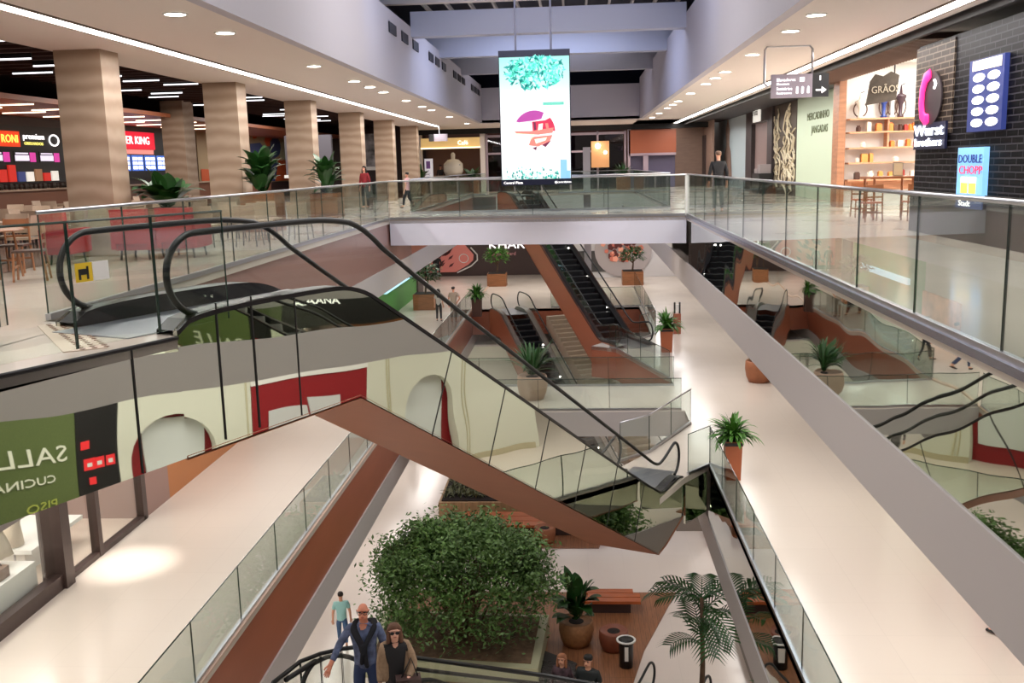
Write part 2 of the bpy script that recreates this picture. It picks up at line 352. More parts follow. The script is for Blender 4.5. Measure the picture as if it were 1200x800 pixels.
# ceiling light slots
for nm, x0, x1, y0, y1, lab in (('left', -8.0, -7.7, 5, 56.6, 'long thin light line in the left ceiling'), ('right', 5.86, 6.16, 5, 63.7, 'long thin light line in the right ceiling')):
    t = thing('linear_light', lab, 'light', ((x0 + x1) / 2, (y0 + y1) / 2, 3.85))
    MB().box(x0, x1, y0, y1, 3.845, 3.858).build('diffuser', M_SLOT, t)
    b = MB(); b.box(x0 - .03, x0, y0, y1, 3.83, 3.858); b.box(x1, x1 + .03, y0, y1, 3.83, 3.858); b.build('housing', mat('slot_housing', (120, 105, 95), .6), t)
def downlight(x, y, z, lab, grp, first=[None]):
    if first[0] is None:
        t = thing('downlight', lab, 'light', (0, 0, 0), grp)
        MB().lathe((0, 0, 0), [(.15, -.012), (.15, .008)], 16).build('lens', M_GLOW, t)
        MB().lathe((0, 0, 0), [(.152, .006), (.152, -.014), (.185, -.014), (.185, .006)], 16, False).build('trim_ring', M_WHITE, t)
        first[0] = t; t.location = (x, y, z); return t
    return dup(first[0], (x, y, z), 0, lab, grp)
for k, y in enumerate([14.8, 16.9, 22.6, 26.7, 28.7, 30.7, 34.8, 38.4, 40.8, 46.6, 54.0]):
    downlight(-5.9, y, 3.85, '%s round downlight from the camera in the left ceiling' % ORD[k], 'left ceiling downlights')
for k, y in enumerate([17.3, 19.3, 23.3, 27.5, 29.4, 31.5, 35.6, 39.9, 42.1, 44.6, 49, 53.4]):
    downlight(4.0, y, 3.85, '%s round downlight from the camera in the right ceiling' % ORD[k], 'right ceiling downlights')
# ------------------------------------------------------------------ balustrades
def balustrade(label, pts, z, h=1.15, pan=1.9, rail='steel', shoe=True, gm=None, group=None):
    t = thing('glass_balustrade', label, 'glass railing', (pts[0][0], pts[0][1], z), group)
    gm = gm or M_GLASS
    for a, c in zip(pts[:-1], pts[1:]):
        a, c = V((a[0], a[1], z)), V((c[0], c[1], z)); d = c - a; L = d.length; d.normalize(); n = V((-d.y, d.x, 0))
        k = max(1, round(L / pan)); w = L / k
        for i in range(k):
            m = a + d * (w * (i + .5)) + V((0, 0, h / 2 + .04))
            b = MB(); b.obox(m, d * (w / 2 - .012), n * .006, (0, 0, h / 2 - .03))
            b.cur = 1
            for sgn in (-1, 1): b.obox(m + d * sgn * (w / 2 - .008), d * .004, n * .007, (0, 0, h / 2 - .03))
            b.build('glass_panel', [gm, M_EDGE], t)
    P = [V((p[0], p[1], z + h)) for p in pts]
    if rail == 'steel': MB().tube(P, .022, 8).build('top_rail', M_METAL, t, True)
    elif rail == 'dark': MB().tube(P, .03, 8).build('top_rail', M_RUBBER, t, True)
    elif rail == 'thin': MB().tube(P, .011, 6).build('top_rail', M_EDGE, t, True)
    if shoe:
        b = MB()
        for a, c in zip(pts[:-1], pts[1:]):
            a, c = V((a[0], a[1], z)), V((c[0], c[1], z)); d = c - a; n = V((-d.y, d.x, 0)).normalized()
            b.obox((a + c) / 2 + V((0, 0, .035)), d / 2, n * .03, (0, 0, .035))
        b.build('base_shoe', M_METAL, t)
    return t
balustrade('glass railing along the right edge of the top level in front of the shops', [(3.1, 3.5), (3.1, 28.3)], 0, 1.16, 1.95)
balustrade('glass railing on the near side of the top level bridge below the big screen', [brf[0], brf[1]], 0, 1.15, 2.05)
balustrade('glass railing on the far side of the top level bridge', [(XL, 33.5), (XR, 33.2)], 0, 1.15, 2.2)
balustrade('glass railing along the left edge of the top level beside the food court', [(XL, 10.1), (XL, 29.6)], 0, 1.15, 2.0)
balustrade('glass railing of the second void on the left, beyond the top level bridge', [(XL, 33.7), (XL, 54.2), (-5.0, 54.2)], 0, 1.15, 2.4)
balustrade('glass railing of the second void on the right, beyond the top level bridge', [(XR, 33.4), (XR, 54.2), (-1.0, 54.2)], 0, 1.15, 2.4)
balustrade('glass fence round the near landing at the top of the long escalator', [xy(E1(-5.2)), xy(E1(.2))], 0, 1.14, .95, 'thin', False, M_GLASS2)
balustrade('short glass fence across the near landing left of the escalator newels', [xy(E1(-.9, -1.9)), (XL, 9.2), (XL, 4)], 0, 1.14, .8, 'thin', False, M_GLASS2)
# middle level
balustrade('long glass railing along the right middle-level walkway nearest the camera', [(3.22, 3.5), (3.22, 23.9)], -6, 1.02, 2.0, 'thin')
balustrade('angled glass panel between the long escalator foot and the right walkway', [(3.22, 23.95), xy(E1(15.1, .05))], -6, 1.02, 1.0, 'thin')
balustrade('slanted glass railing beyond the foot of the long escalator', [(1.0, 24.3), (1.8, 25.1), (3.2, 28.0)], -6, 1.02, 2.0, 'steel')
balustrade('glass railing with bare edge along the left middle-level walkway', [(-5.78, 5), (-5.78, 29.5)], -6, 1.02, 2.1, 'thin')
balustrade('glass railing on the near side of the middle level bridge', [(-5.7, 29.7), (3.1, 29.6)], -6, 1.0, 2.2, 'thin')
balustrade('glass railing on the far side of the middle level bridge', [(-5.7, 33.2), (3.2, 33.0)], -6, 1.0, 2.2, 'thin')
balustrade('glass railing on the left of the void with the central escalators', [(-5.78, 33.4), (-5.78, 51.9)], -6, 1.05, 2.3, 'thin')
balustrade('glass railing around the landing at the foot of the central escalator', [(3.15, 34.1), (1.5, 39.95), (1.25, 40.1)], -6, 1.0, 1.5, 'thin')
balustrade('glass railing at right of the void with the central escalators', [(2.6, 42.0), (3.4, 43.4), (3.4, 60)], -6, 1.05, 2.4, 'thin')
balustrade('glass railing at the far end of the central escalator void', [(-1.5, 52.1), (3.3, 52.1)], -6, 1.05, 1.6, 'thin')
balustrade('low glass balustrade with dark handrail right of the woman with the bag', [(-2.3, 12.2), (-.5, 11.75), (1.5, 11.1)], -6, 1.0, 1.6, 'dark', True, M_GLASS2)
balustrade('curved balustrade with dark handrail behind the man in the denim jacket', [(-4.02, 11.5), (-3.82, 12.06), (-3.6, 12.28), (-3.34, 12.42), (-3.06, 12.5)], -6, 1.0, .8, 'dark', True, M_GLASS2)

# ------------------------------------------------------------------ escalators
def smooth2(P, it=2):
    for _ in range(it):
        Q = [P[0]]
        for a, c in zip(P[:-1], P[1:]): Q += [(a[0] * .75 + c[0] * .25, a[1] * .75 + c[1] * .25), (a[0] * .25 + c[0] * .75, a[1] * .25 + c[1] * .75)]
        P = Q + [P[-1]]
    return P
TAN = .559
def escalator(label, p0, u, zt, s0, s1, s2, s3, side_m, under_m, depth=1.42, near=0.0, W=1.7, joints=False, deck_m=None):
    """p0 = reference on the side plane, u = downhill direction, stations s0..s3 (start, incline start, incline end, end)"""
    u = V(u).normalized(); r = V((u.y, -u.x, 0))
    def E(s, l, z): return V(p0) + u * s + r * l + V((0, 0, z))
    zb = zt - (s2 - s1) * TAN
    def zf(s): return zt if s < s1 else (zb if s > s2 else zt - (s - s1) * TAN)
    t = thing('escalator', label, 'escalator', E((s0 + s3) / 2, -W / 2, zb))
    lip = .2
    top = [(s0, zt + .05), (s0 + .25, zt + lip), (s1 - .9, zt + lip), (s1 - .3, zt + .15), (s1 + .2, zf(s1 + .2) + .05), (s2 - .3, zf(s2 - .3) + .03), (s2 + .3, zb + .06), (s2 + .8, zb + .12), (s3 - .2, zb + .1), (s3, zb + .02)]
    bot = [(s3, zb - 1.0), (s2 + .35, zb - depth + .15), (s2 - .2, zf(s2 - .2) - depth), (s1 - .3, zf(s1 - .3) - 1.21), (s0, zt - 1.2)]
    top = smooth2(top); side = top + bot
    for l in (0, -W):
        sg = 1 if l == 0 else -1
        b = MB(); b.loft([E(s, l, z) for s, z in side], [E(s, l - sg * .05, z) for s, z in side]); b.build('side_cladding', side_m, t)
        b = MB(); T = [E(s, l - sg * .06, z + .0) for s, z in top]
        for a, c in zip(top[:-1], top[1:]):
            b.face([E(a[0], l + sg * .012, a[1]), E(c[0], l + sg * .012, c[1]), E(c[0], l - sg * .27, c[1]), E(a[0], l - sg * .27, a[1])])
            b.face([E(a[0], l + sg * .012, a[1]), E(a[0], l + sg * .012, a[1] - .05), E(c[0], l + sg * .012, c[1] - .05), E(c[0], l + sg * .012, c[1])])
            b.face([E(a[0], l - sg * .27, a[1]), E(c[0], l - sg * .27, c[1]), E(c[0], l - sg * .27, c[1] - .32), E(a[0], l - sg * .27, a[1] - .32)])
        dk = b.build('deck', deck_m or M_DMETAL, t)
        # handrail
        lr = l - sg * .1; hr = []
        c0 = (s0 + .42, zt + .55); R = .4
        for a in range(-80, 91, 17): hr.append((c0[0] - R * math.cos(math.radians(a)) * 1.0, c0[1] + R * math.sin(math.radians(a))))
        hr += [(s1 - 1.2, zt + .96), (s1 - .6, zt + .95), (s1 + .0, zt + .86), (s1 + .7, zf(s1 + .7) + .73)]
        hr += [(s2 - 1.0, zf(s2 - 1.0) + .72), (s2 - .1, zf(s2 - .1) + .70), (s2 + .35, zb + .72)]
        c1 = (s3 - .42, zb + .55)
        for a in range(90, -81, -17): hr.append((c1[0] + R * math.cos(math.radians(a)), c1[1] + R * math.sin(math.radians(a)) + (.0)))
        hr = smooth2(hr)
        MB().tube([E(s, lr, z) for s, z in hr], .034, 8).build('handrail', M_RUBBER, t, True)
        # glass between deck and handrail
        up = [(s0 + .06, zt + .55)] + [q for q in hr if True][3:-3]
        b = MB(); lo = []
        def ztop(s):
            for a, c in zip(top[:-1], top[1:]):
                if a[0] <= s <= c[0]: return a[1] + (c[1] - a[1]) * (s - a[0]) / (c[0] - a[0])
            return top[0][1] if s < s0 else top[-1][1]
        up = sorted([q for q in hr if q[1] > zf(q[0]) + .5], key=lambda q: q[0])
        for a, c in zip(up[:-1], up[1:]):
            b.face([E(a[0], lr, ztop(a[0])), E(c[0], lr, ztop(c[0])), E(c[0], lr, c[1] - .03), E(a[0], lr, a[1] - .03)])
        b.build('glass_panel', M_GLASS2, t)
    # steps
    n = int((s2 - s1) / .41); ins = .32
    s = s1 + .08; dz = .41 * TAN
    proto = None
    for k in range(n + 1):
        z = zt - dz * (k + 1) + .0
        if z < zb + .02: break
        b = MB(); a = E(s + .41 * k, -ins, z); c = E(s + .41 * k, -W + ins, z)
        q = u * .4
        b.face([a, c, c + q, a + q]); b.cur = 1
        b.face([a + q, c + q, c + q * .93 - V((0, 0, dz)), a + q * .93 - V((0, 0, dz))]); b.cur = 2
        o = V((0, 0, .003)); b.face([a + q * .9 + o, c + q * .9 + o, c + q + o, a + q + o])
        b.build('step', [M_STEP, M_RISER, mat('step_nose', (120, 120, 118), .4, .4)], t)
    for (sa, sb, z) in ((s0 - .3, s1 + .09, zt + .012), (s2 + .1, s3 + .3, zb + .012)):
        b = MB(); b.loft([E(sa, -ins, z - .03), E(sb, -ins, z - .03), E(sb, -W + ins, z - .03), E(sa, -W + ins, z - .03)], [E(sa, -ins, z), E(sb, -ins, z), E(sb, -W + ins, z), E(sa, -W + ins, z)])
        b.build('comb_plate', mat('comb_steel', (150, 152, 160), .3, .8), t)
    # underside
    b = MB(); B = [(s3, zb - 1.02), (s2 + .35, zb - depth + .13), (s2 - .2, zf(s2 - .2) - depth - .02), (s1 - .3, zf(s1 - .3) - 1.23), (s0, zt - 1.22)]
    b.loft([E(q[0], 0.01, q[1]) for q in B] + [E(q[0], .01, q[1] + .04) for q in reversed(B)], [E(q[0], -W - .01, q[1]) for q in B] + [E(q[0], -W - .01, q[1] + .04) for q in reversed(B)], False)
    b.build('underside', under_m, t)
    b = MB(); b.loft([E(s3, .0, zb - 1.0), E(s3, -W, zb - 1.0), E(s3, -W, zb - .02), E(s3, 0, zb - .02)], [E(s3 - .04, .0, zb - 1.0), E(s3 - .04, -W, zb - 1.0), E(s3 - .04, -W, zb - .02), E(s3 - .04, 0, zb - .02)])
    b.build('end_panel', side_m, t)
    # lamps under the deck edge
    b = MB()
    for k in range(1, 5):
        ss = s1 + (s2 - s1) * k / 5
        for l in (-.29, -W + .29): b.ball(E(ss, l, zf(ss) - .1), .035, 6, 4)
    b.build('skirt_lights', M_GLOW, t)
    if joints:
        d = (u - V((0, 0, TAN))).normalized(); nn = (u * TAN + V((0, 0, 1))).normalized()
        MB().obox(E(s1 - 1.4, .004, -.5), u * .006, r * .004, (0, 0, .68)).build('panel_joint', M_JOINT, t)
        for k in range(1, 7):
            ss = s1 + k * 1.55; top_ = E(ss + .3, .004, zf(ss + .3)); MB().obox(top_ - nn * .62, d * .005, r * .004, nn * .62).build('panel_joint', M_JOINT, t)
    return t
escalator('long escalator with mirrored side descending from the near landing to the right walkway', (P0.x, P0.y, 0), U, 0, -.5, 2.6, 13.33, 14.9, M_MIRROR, wood('rust_underside', (172, 108, 78), .5, (.3, .3, 1), amt=.06), joints=True)
D2 = V((.4, -.914, 0)).normalized()
# centre axis offset handled by choosing the reference on the (downhill-right) side plane: downhill towards camera => its right is world left
def at_axis(cx, cy, u, W=1.7):
    u = V(u).normalized(); r = V((u.y, -u.x, 0)); return V((cx, cy, 0)) + r * (W / 2)
q = at_axis(-3.35, 53.4, D2)
escalator('central brown-sided escalator rising from the middle level to the top level', q, D2, 0, -.5, 1.6, 12.33, 14.3, M_BROWN, M_BROWN)
q = at_axis(-3.75, 51.2, D2)
escalator('lower brown-sided escalator going down from the middle level to the ground level', q, D2, -6, -.5, 1.4, 12.13, 13.6, M_BROWN, M_BROWN, deck_m=mat('satin_deck', (150, 145, 138), .4, .6))
U5 = V((.43, .903, 0)).normalized()
q = at_axis(-2.95, 11.9, U5)
E5q = q
escalator('escalator at the bottom of the picture rising from the ground level towards the camera', q, U5, -6, -.4, .4, 11.13, 12.7, mat('pale_olive_panel', (168, 172, 138), .4), M_DMETAL, deck_m=mat('pale_deck', (150, 154, 128), .35, .3))
# stairs beside the lower escalator
D2r = V((D2.y, -D2.x, 0))
t = thing('staircase', 'beige staircase going down beside the lower central escalator', 'stairs', (.3, 46, -12))
b = MB(); base = V((-1.1, 50.6, 0)); rr = -D2r
for k in range(34):
    a = base + D2 * (.32 * k); z = -6 - .176 * (k + 1)
    b.obox(a + rr * .1 + V((0, 0, z - .35)) + D2 * .16, D2 * .165, rr * 0.75, (0, 0, .35))
b.build('steps', mat('stair_stone', (178, 160, 140), .5), t)
b = MB(); p, q2 = base + V((0, 0, -5.4)) + rr * .95, base + D2 * 10.9 + V((0, 0, -11.4)) + rr * .95
b.tube([p, q2], .03, 6)
for k in range(5):
    m = p.lerp(q2, k / 4); b.tube([m, m - V((0, 0, .75))], .02, 6)
b.build('handrail', M_DMETAL, t)

# ------------------------------------------------------------------ hanging LED screen
def emat(name, rgb, s=1.0): return mat('emit_' + name, rgb, .5, emit=s)
t = thing('advertising_screen', 'tall bright advertising screen hanging over the middle of the atrium', 'screen', (-1.12, 27.6, 1.0))
x0, x1, y, z0, z1 = -2.09, -.15, 27.5, 1.0, 4.55
MB().box(x0, x1, y, y + .28, z0 - .02, z1 + .04).build('cabinet', mat('screen_navy', (14, 18, 44), .3), t)
m = bpy.data.materials.new('screen_picture'); m.use_nodes = True; nt = m.node_tree; bs = nt.nodes['Principled BSDF']; MATS['scr'] = m
tc = nt.nodes.new('ShaderNodeTexCoord'); sp = nt.nodes.new('ShaderNodeSeparateXYZ'); nt.links.new(tc.outputs['Generated'], sp.inputs[0])
rp = nt.nodes.new('ShaderNodeValToRGB'); e = rp.color_ramp.elements
e[0].position = 0; e[0].color = lin((226, 246, 240)); e[1].position = 1; e[1].color = lin((160, 232, 222))
for p_, c_ in ((.12, (250, 252, 252)), (.62, (252, 253, 253)), (.78, (214, 246, 240))):
    q_ = e.new(p_); q_.color = lin(c_)
nt.links.new(sp.outputs['Z'], rp.inputs['Fac'])
nt.links.new(rp.outputs['Color'], bs.inputs['Emission Color']); bs.inputs['Emission Strength'].default_value = 1.25; bs.inputs['Base Color'].default_value = (0, 0, 0, 1)
MB().box(x0 + .02, x1 - .02, y - .012, y - .002, z0 + .14, z1 - .14).build('display', m, t)
rnd = random.Random(3)
b = MB()       # teal foliage and grass drawn on the display
for k in range(420):
    a = rnd.uniform(0, 2 * math.pi); rr_ = math.sqrt(rnd.random())
    cx = -1.12 + .82 * rr_ * math.cos(a); cz = 4.02 + .45 * rr_ * math.sin(a)
    if cz > 4.4: continue
    b.cur = rnd.choice([0, 0, 1, 2]); L = rnd.uniform(.05, .11); th = rnd.uniform(0, 3.14); w = L * .35
    dx, dz = math.cos(th), math.sin(th)
    b.face([(cx - dx * L, y - .016, cz - dz * L), (cx + dz * w, y - .016, cz - dx * w), (cx + dx * L, y - .016, cz + dz * L), (cx - dz * w, y - .016, cz + dx * w)])
for k in range(90):
    cx = rnd.uniform(x0 + .15, x1 - .35); cz = 1.14 + rnd.random() ** 2 * .3; b.cur = rnd.choice([0, 1, 1, 2]); L = rnd.uniform(.03, .07)
    b.face([(cx - L * .4, y - .016, cz), (cx + L * .4, y - .016, cz), (cx + L * .2, y - .016, cz + L), (cx - L * .3, y - .016, cz + L * .8)])
b.build('foliage_picture', [emat('teal', (84, 186, 170), 1.0), emat('dteal', (30, 128, 124), .9), emat('pteal', (150, 220, 205), 1.1)], t)
b = MB(); yy = y - .018     # sandwich picture
def disc_seg(b, cx, cz, R, z_lo, z_hi, n=18):
    pts = []
    for k in range(n + 1):
        z = z_lo + (z_hi - z_lo) * k / n; w = math.sqrt(max(0, R * R - z * z)); pts.append((w, z))
    b.face([(cx + w, yy, cz + z) for w, z in pts] + [(cx - w, yy, cz + z) for w, z in reversed(pts)])
cx, cz, R = -1.15, 2.42, .57
def arc(a0, a1, n=12, r=1.0): return [(cx + R * r * math.cos(math.radians(a0 + (a1 - a0) * k / n)), cz + R * r * math.sin(math.radians(a0 + (a1 - a0) * k / n))) for k in range(n + 1)]
def poly(pts, c, d=0): b.cur = c; b.face([(x, yy - d, z) for x, z in pts])
poly(arc(62, 150) + [(cx - .42, cz + .26), (cx, cz + .3), (cx + .2, cz + .34)], 0)
poly(arc(0, 40) + [(cx + .3, cz + .3), (cx - .06, cz + .27), (cx - .04, cz - .02), (cx + .3, cz + .06)], 1)
poly([(cx + .12, cz + .2), (cx + .24, cz + .22), (cx + .22, cz + .06), (cx + .1, cz + .04)], 3, .001)
poly([(cx + .3, cz + .22), (cx + .38, cz + .22), (cx + .4, cz + .08), (cx + .33, cz + .06)], 2, .001)
poly(arc(182, 232) + [(cx + .02, cz - .1), (cx - .1, cz + .0)], 3)
poly([(cx - .55, cz + .03), (cx - .1, cz + .02), (cx + .53, cz + .1), (cx + .5, cz - .04), (cx + .1, cz - .08), (cx - .5, cz - .03)], 2, .001)
poly([(cx - .08, cz - .14), (cx + .5, cz - .1), (cx + .42, cz - .26), (cx + .1, cz - .4), (cx - .16, cz - .36)], 2)
poly([(cx + .0, cz - .2), (cx + .34, cz - .16), (cx + .3, cz - .24), (cx + .04, cz - .32)], 3, .001)
poly([(cx - .06, cz - .44), (cx + .06, cz - .4), (cx + .04, cz - .5)], 4); poly([(cx + .2, cz - .36), (cx + .46, cz - .24), (cx + .3, cz - .42)], 4); poly([(cx - .02, cz + .26), (cx + .04, cz + .26), (cx + .05, cz + .04), (cx, cz + .04)], 4, .001)
b.build('burger_picture', [emat('plum', (150, 56, 130), .95), emat('crimson', (176, 36, 66), .95), emat('coral', (226, 110, 100), 1.0), emat('cream', (245, 220, 190), 1.1), emat('bergundy', (96, 30, 60), .8)], t)
b = MB(); b.face([(-.9, yy, 3.12), (-.33, yy, 3.12), (-.33, yy, 3.2), (-.9, yy, 3.2)]); b.build('headline_bar', emat('bar', (90, 170, 150), 1.0), t)
b = MB(); b.box(-.45, -.27, y - .02, y - .013, 1.14, 1.65); b.box(-.28, -.18, y - .02, y - .013, 1.14, 1.35); b.build('tower_picture', emat('tower', (120, 170, 200), .9), t)
text('Central Plaza', (x0 + .06, y - .004, z0 + .02), (1, 0, 0), (0, 0, 1), .1, M_WGLOW, t)
text('@centralplaza', (-.62, y - .004, z0 + .02), (1, 0, 0), (0, 0, 1), .08, M_WGLOW, t)
for x in (-1.62, -.66): MB().tube([(x, 27.64, 4.55), (x, 27.64, 7.5)], .028, 8).build('hanger', mat('hanger_paint', (110, 108, 120), .5), t)
t['label'] = 'tall bright advertising screen hanging over the middle of the atrium'

t = thing('notice_sticker', 'yellow and white pet notice stuck on the near glass fence', 'notice', E1(-1.35, .02, .6))
def stick(s0_, s1_, z0_, z1_, l): return [E1(s0_, l, z0_), E1(s1_, l, z0_), E1(s1_, l, z1_), E1(s0_, l, z1_)]
MB().loft(stick(-1.56, -1.39, .63, .79, .012), stick(-1.56, -1.39, .63, .79, .018)).build('yellow_half', mat('sticker_yellow', (226, 190, 40), .5), t)
MB().loft(stick(-1.385, -1.22, .63, .79, .012), stick(-1.385, -1.22, .63, .79, .018)).build('white_half', M_WHITE, t)
b = MB(); b.loft(stick(-1.53, -1.43, .69, .74, .018), stick(-1.53, -1.43, .69, .74, .022)); b.loft(stick(-1.53, -1.51, .65, .69, .018), stick(-1.53, -1.51, .65, .69, .022)); b.loft(stick(-1.45, -1.43, .65, .76, .018), stick(-1.45, -1.43, .65, .76, .022)); b.build('dog_pictogram', M_BLACK, t)
t = thing('tactile_strip', 'pale tactile tile strip on the floor of the near landing', 'floor strip', (-5.3, 8.6, 0))
b = MB(); b.prism([(-5.6, 9.7), (-5.35, 9.95), (-4.2, 8.35), (-4.5, 8.15)], 0, .006); b.build('strip', mat('tactile_beige', (190, 170, 150), .5), t)
b = MB()
for k in range(18):
    for j in range(3):
        x = -5.52 + (1.18 * k / 18) + j * .08; y = 9.72 - 1.55 * k / 18 + j * .06; b.box(x, x + .04, y, y + .03, .006, .012)
o = b.build('studs', mat('stud_brown', (120, 84, 66), .5), t); o['kind'] = 'stuff'
# hanging direction sign
t = thing('direction_sign', 'hanging grey direction sign with black arrow end over the right walkway', 'sign', (3.85, 18, 2.55))
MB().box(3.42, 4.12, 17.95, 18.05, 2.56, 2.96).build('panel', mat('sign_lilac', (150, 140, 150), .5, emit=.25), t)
MB().box(4.12, 4.40, 17.95, 18.05, 2.56, 2.96).build('arrow_panel', M_BLACK, t)
MB().tube([(3.36, 18, 2.75), (3.3, 18, 2.82), (3.3, 18, 3.38), (3.34, 18, 3.44), (4.06, 18, 3.44), (4.12, 18, 3.38), (4.12, 18, 2.96)], .02, 8).build('bracket', M_METAL, t, True)
text('Elevadores', (3.5, 17.94, 2.84), (1, 0, 0), (0, 0, 1), .075, M_WGLOW, t, ext=.003)
text('Elevators', (3.5, 17.94, 2.775), (1, 0, 0), (0, 0, 1), .06, M_WGLOW, t, ext=.003)
text('Sanitários', (3.5, 17.94, 2.69), (1, 0, 0), (0, 0, 1), .07, M_WGLOW, t, ext=.003)
text('Restrooms', (3.5, 17.94, 2.62), (1, 0, 0), (0, 0, 1), .06, M_WGLOW, t, ext=.003)
b = MB()
for k, x in enumerate((3.86, 3.95, 4.05)):
    MB().ball((x, 17.945, 2.73), .018, 6, 4).box(x - .018, x + .018, 17.94, 17.948, 2.63, 2.72).build('pictogram', M_WGLOW, t)
MB().box(3.9, 3.98, 17.94, 17.948, 2.83, 2.9).build('pictogram', M_WGLOW, t)
b = MB(); b.box(4.18, 4.3, 17.94, 17.948, 2.665, 2.69); b.face([(4.28, 17.944, 2.62), (4.36, 17.944, 2.678), (4.28, 17.944, 2.735)])
b.box(4.24, 4.26, 17.94, 17.948, 2.84, 2.92); b.build('arrow', M_WGLOW, t)

t.scale = (1.215,) * 3; t.location = (3.85 * 1.215, 18 * 1.215, 1.5 + 1.05 * 1.215)
# ------------------------------------------------------------------ pillars
for k, y in enumerate([18.45, 25.9, 33.2, 40.8, 47.9, 55.2]):
    b = MB().box(-9.76, -8.86, y, y + .75, 0, 3.87)
    o = struct('pillar', b, M_TRAV, '%s travertine clad pillar from the camera beside the food court' % ORD[k], 'pillar')
b = MB().box(-16.4, -15.5, 38.8, 39.9, 0, 4.4)
struct('pillar', b, M_TRAV, 'travertine pillar standing back inside the food court', 'pillar')

# ------------------------------------------------------------------ food court
struct('ceiling_food_court', MB().box(-21, -9.86, 3, 70, 4.5, 4.6), mat('dark_slat_ceiling', (40, 26, 24), .7), 'dark brown ceiling of the food court hall', 'ceiling')
b = MB()
for k in range(60): b.box(-16, -9.9, 12 + k * .75, 12.1 + k * .75, 4.36, 4.5)
struct('ceiling_slats', b, mat('slat_brown', (66, 38, 30), .6), 'rows of dark timber slats under the food court ceiling', 'ceiling slats')
k = 0
lb = None
rnd = random.Random(11)
for i in range(26):
    y = 17 + i * 1.55; x = rnd.uniform(-15.2, -11.6)
    if lb is None:
        lb = thing('linear_ceiling_light', 'white light tube under the dark food court ceiling', 'light', (0, 0, 0), 'food court light tubes')
        MB().box(-.55, .55, -.018, .018, -.018, .018).build('tube', mat('tube_glow', (250, 250, 255), .5, emit=2.2), lb); MB().box(-.56, .56, -.03, .03, .018, .2).build('housing', M_BLACK, lb)
        lb.location = (x, y, 4.3)
    else: dup(lb, (x, y, 4.3))
struct('ceiling_shop_soffit', MB().box(-21, -16, 20, 70, 3.75, 3.9), mat('orange_soffit', (176, 104, 70), .4), 'warm orange brown soffit over the food court counters', 'soffit')
lc = None
for i in range(9):
    for j in range(2):
        p = (-17.2 - j * 1.6, 27 + i * 2.6 + j, 3.735)
        if lc is None:
            lc = thing('ceiling_strip_light', 'warm light strip in the orange soffit above the counters', 'light', (0, 0, 0), 'warm soffit light strips')
            MB().box(-.75, .75, -.04, .04, -.015, .02).build('tube', mat('warm_glow', (255, 226, 196), .5, emit=4), lc); lc.location = p
        else: dup(lc, p)
struct('wall_food_court', MB().box(-20.4, -20.2, 3, 70, 0, 4.5), M_DBROWN, 'dark wall behind the food counters', 'wall')
XW = -20.18
def wsign(name, label, cat='sign', loc=None): return thing(name, label, cat, loc)
# first counter front
t = thing('food_counter', 'fast food counter front with black menu wall and RONI lettering sign', 'food stall', (XW, 34, 0))
MB().box(XW, XW + .08, 28, 38.1, 1.35, 3.42).build('menu_wall', M_BLACK, t)
MB().box(XW + .08, XW + .12, 29.5, 34.95, 2.66, 3.2).build('name_board', emat('orange_red', (214, 60, 24), 1.1), t)
text('RONI', (XW + .13, 33.75, 2.8), (0, 1, 0), (0, 0, 1), .4, emat('yellow', (255, 214, 90), 1.5), t, sx=1.1)
text('premium', (XW + .1, 35.2, 2.95), (0, 1, 0), (0, 0, 1), .3, M_WGLOW, t, sx=1.35)
text('GRELHADOS', (XW + .1, 35.25, 2.74), (0, 1, 0), (0, 0, 1), .15, emat('yellow2', (240, 230, 120), 1.2), t, sx=1.5)
b = MB(); b.obox((XW + .1, 37.35, 2.94), (.01, 0, 0), (0, .3, 0), (0, 0, .01))
b = MB().tube([(XW + .1, 37.35 + .34 * math.cos(a * .3), 2.94 + .2 * math.sin(a * .3)) for a in range(22)], .03, 6); b.build('round_logo', M_WGLOW, t)
for k in range(5):
    y = 29.4 + k * 1.7
    b = MB(); b.box(XW + .08, XW + .1, y, y + 1.5, 2.1, 2.5); b.cur = 1
    b.box(XW + .1, XW + .115, y + .05, y + .95, 2.16, 2.36); b.box(XW + .1, XW + .115, y + .1, y + .9, 2.4, 2.45); b.cur = 2; b.box(XW + .1, XW + .115, y + 1.02, y + 1.4, 2.12, 2.46)
    b.build('menu_screen', [M_BLACK, emat('menu_white', (225, 215, 235), 1.1), emat('magenta', (200, 60, 150), 1.0)], t)
rnd = random.Random(5)
b = MB()
for k in range(16):
    y = 28.2 + k * .58; b.cur = rnd.randrange(5); b.box(XW + .08, XW + .14, y, y + .45, 1.42, 1.42 + rnd.uniform(.3, .62))
b.build('back_counter_goods', [emat('g1', (230, 225, 215), .8), emat('g2', (190, 40, 30), .8), emat('g3', (200, 200, 205), .7), emat('g4', (60, 70, 120), .6), emat('g5', (150, 110, 80), .6)], t)
b = MB(); b.box(XW + .5, XW + 1.4, 26, 38.1, 0, 1.1); b.cur = 1; b.box(XW + .45, XW + 1.5, 26, 38.2, 1.1, 1.16); b.build('counter', [mat('counter_brown', (120, 78, 58), .5), M_TRAV], t)
b = MB()
for k in range(40): b.ball((XW + 1.2, 26.2 + k * .3, 1.25), rnd.uniform(.08, .15), 6, 4)
b.build('garnish_row', mat('dark_garnish', (50, 42, 34), .7, noise=.5, nscale=9), t)
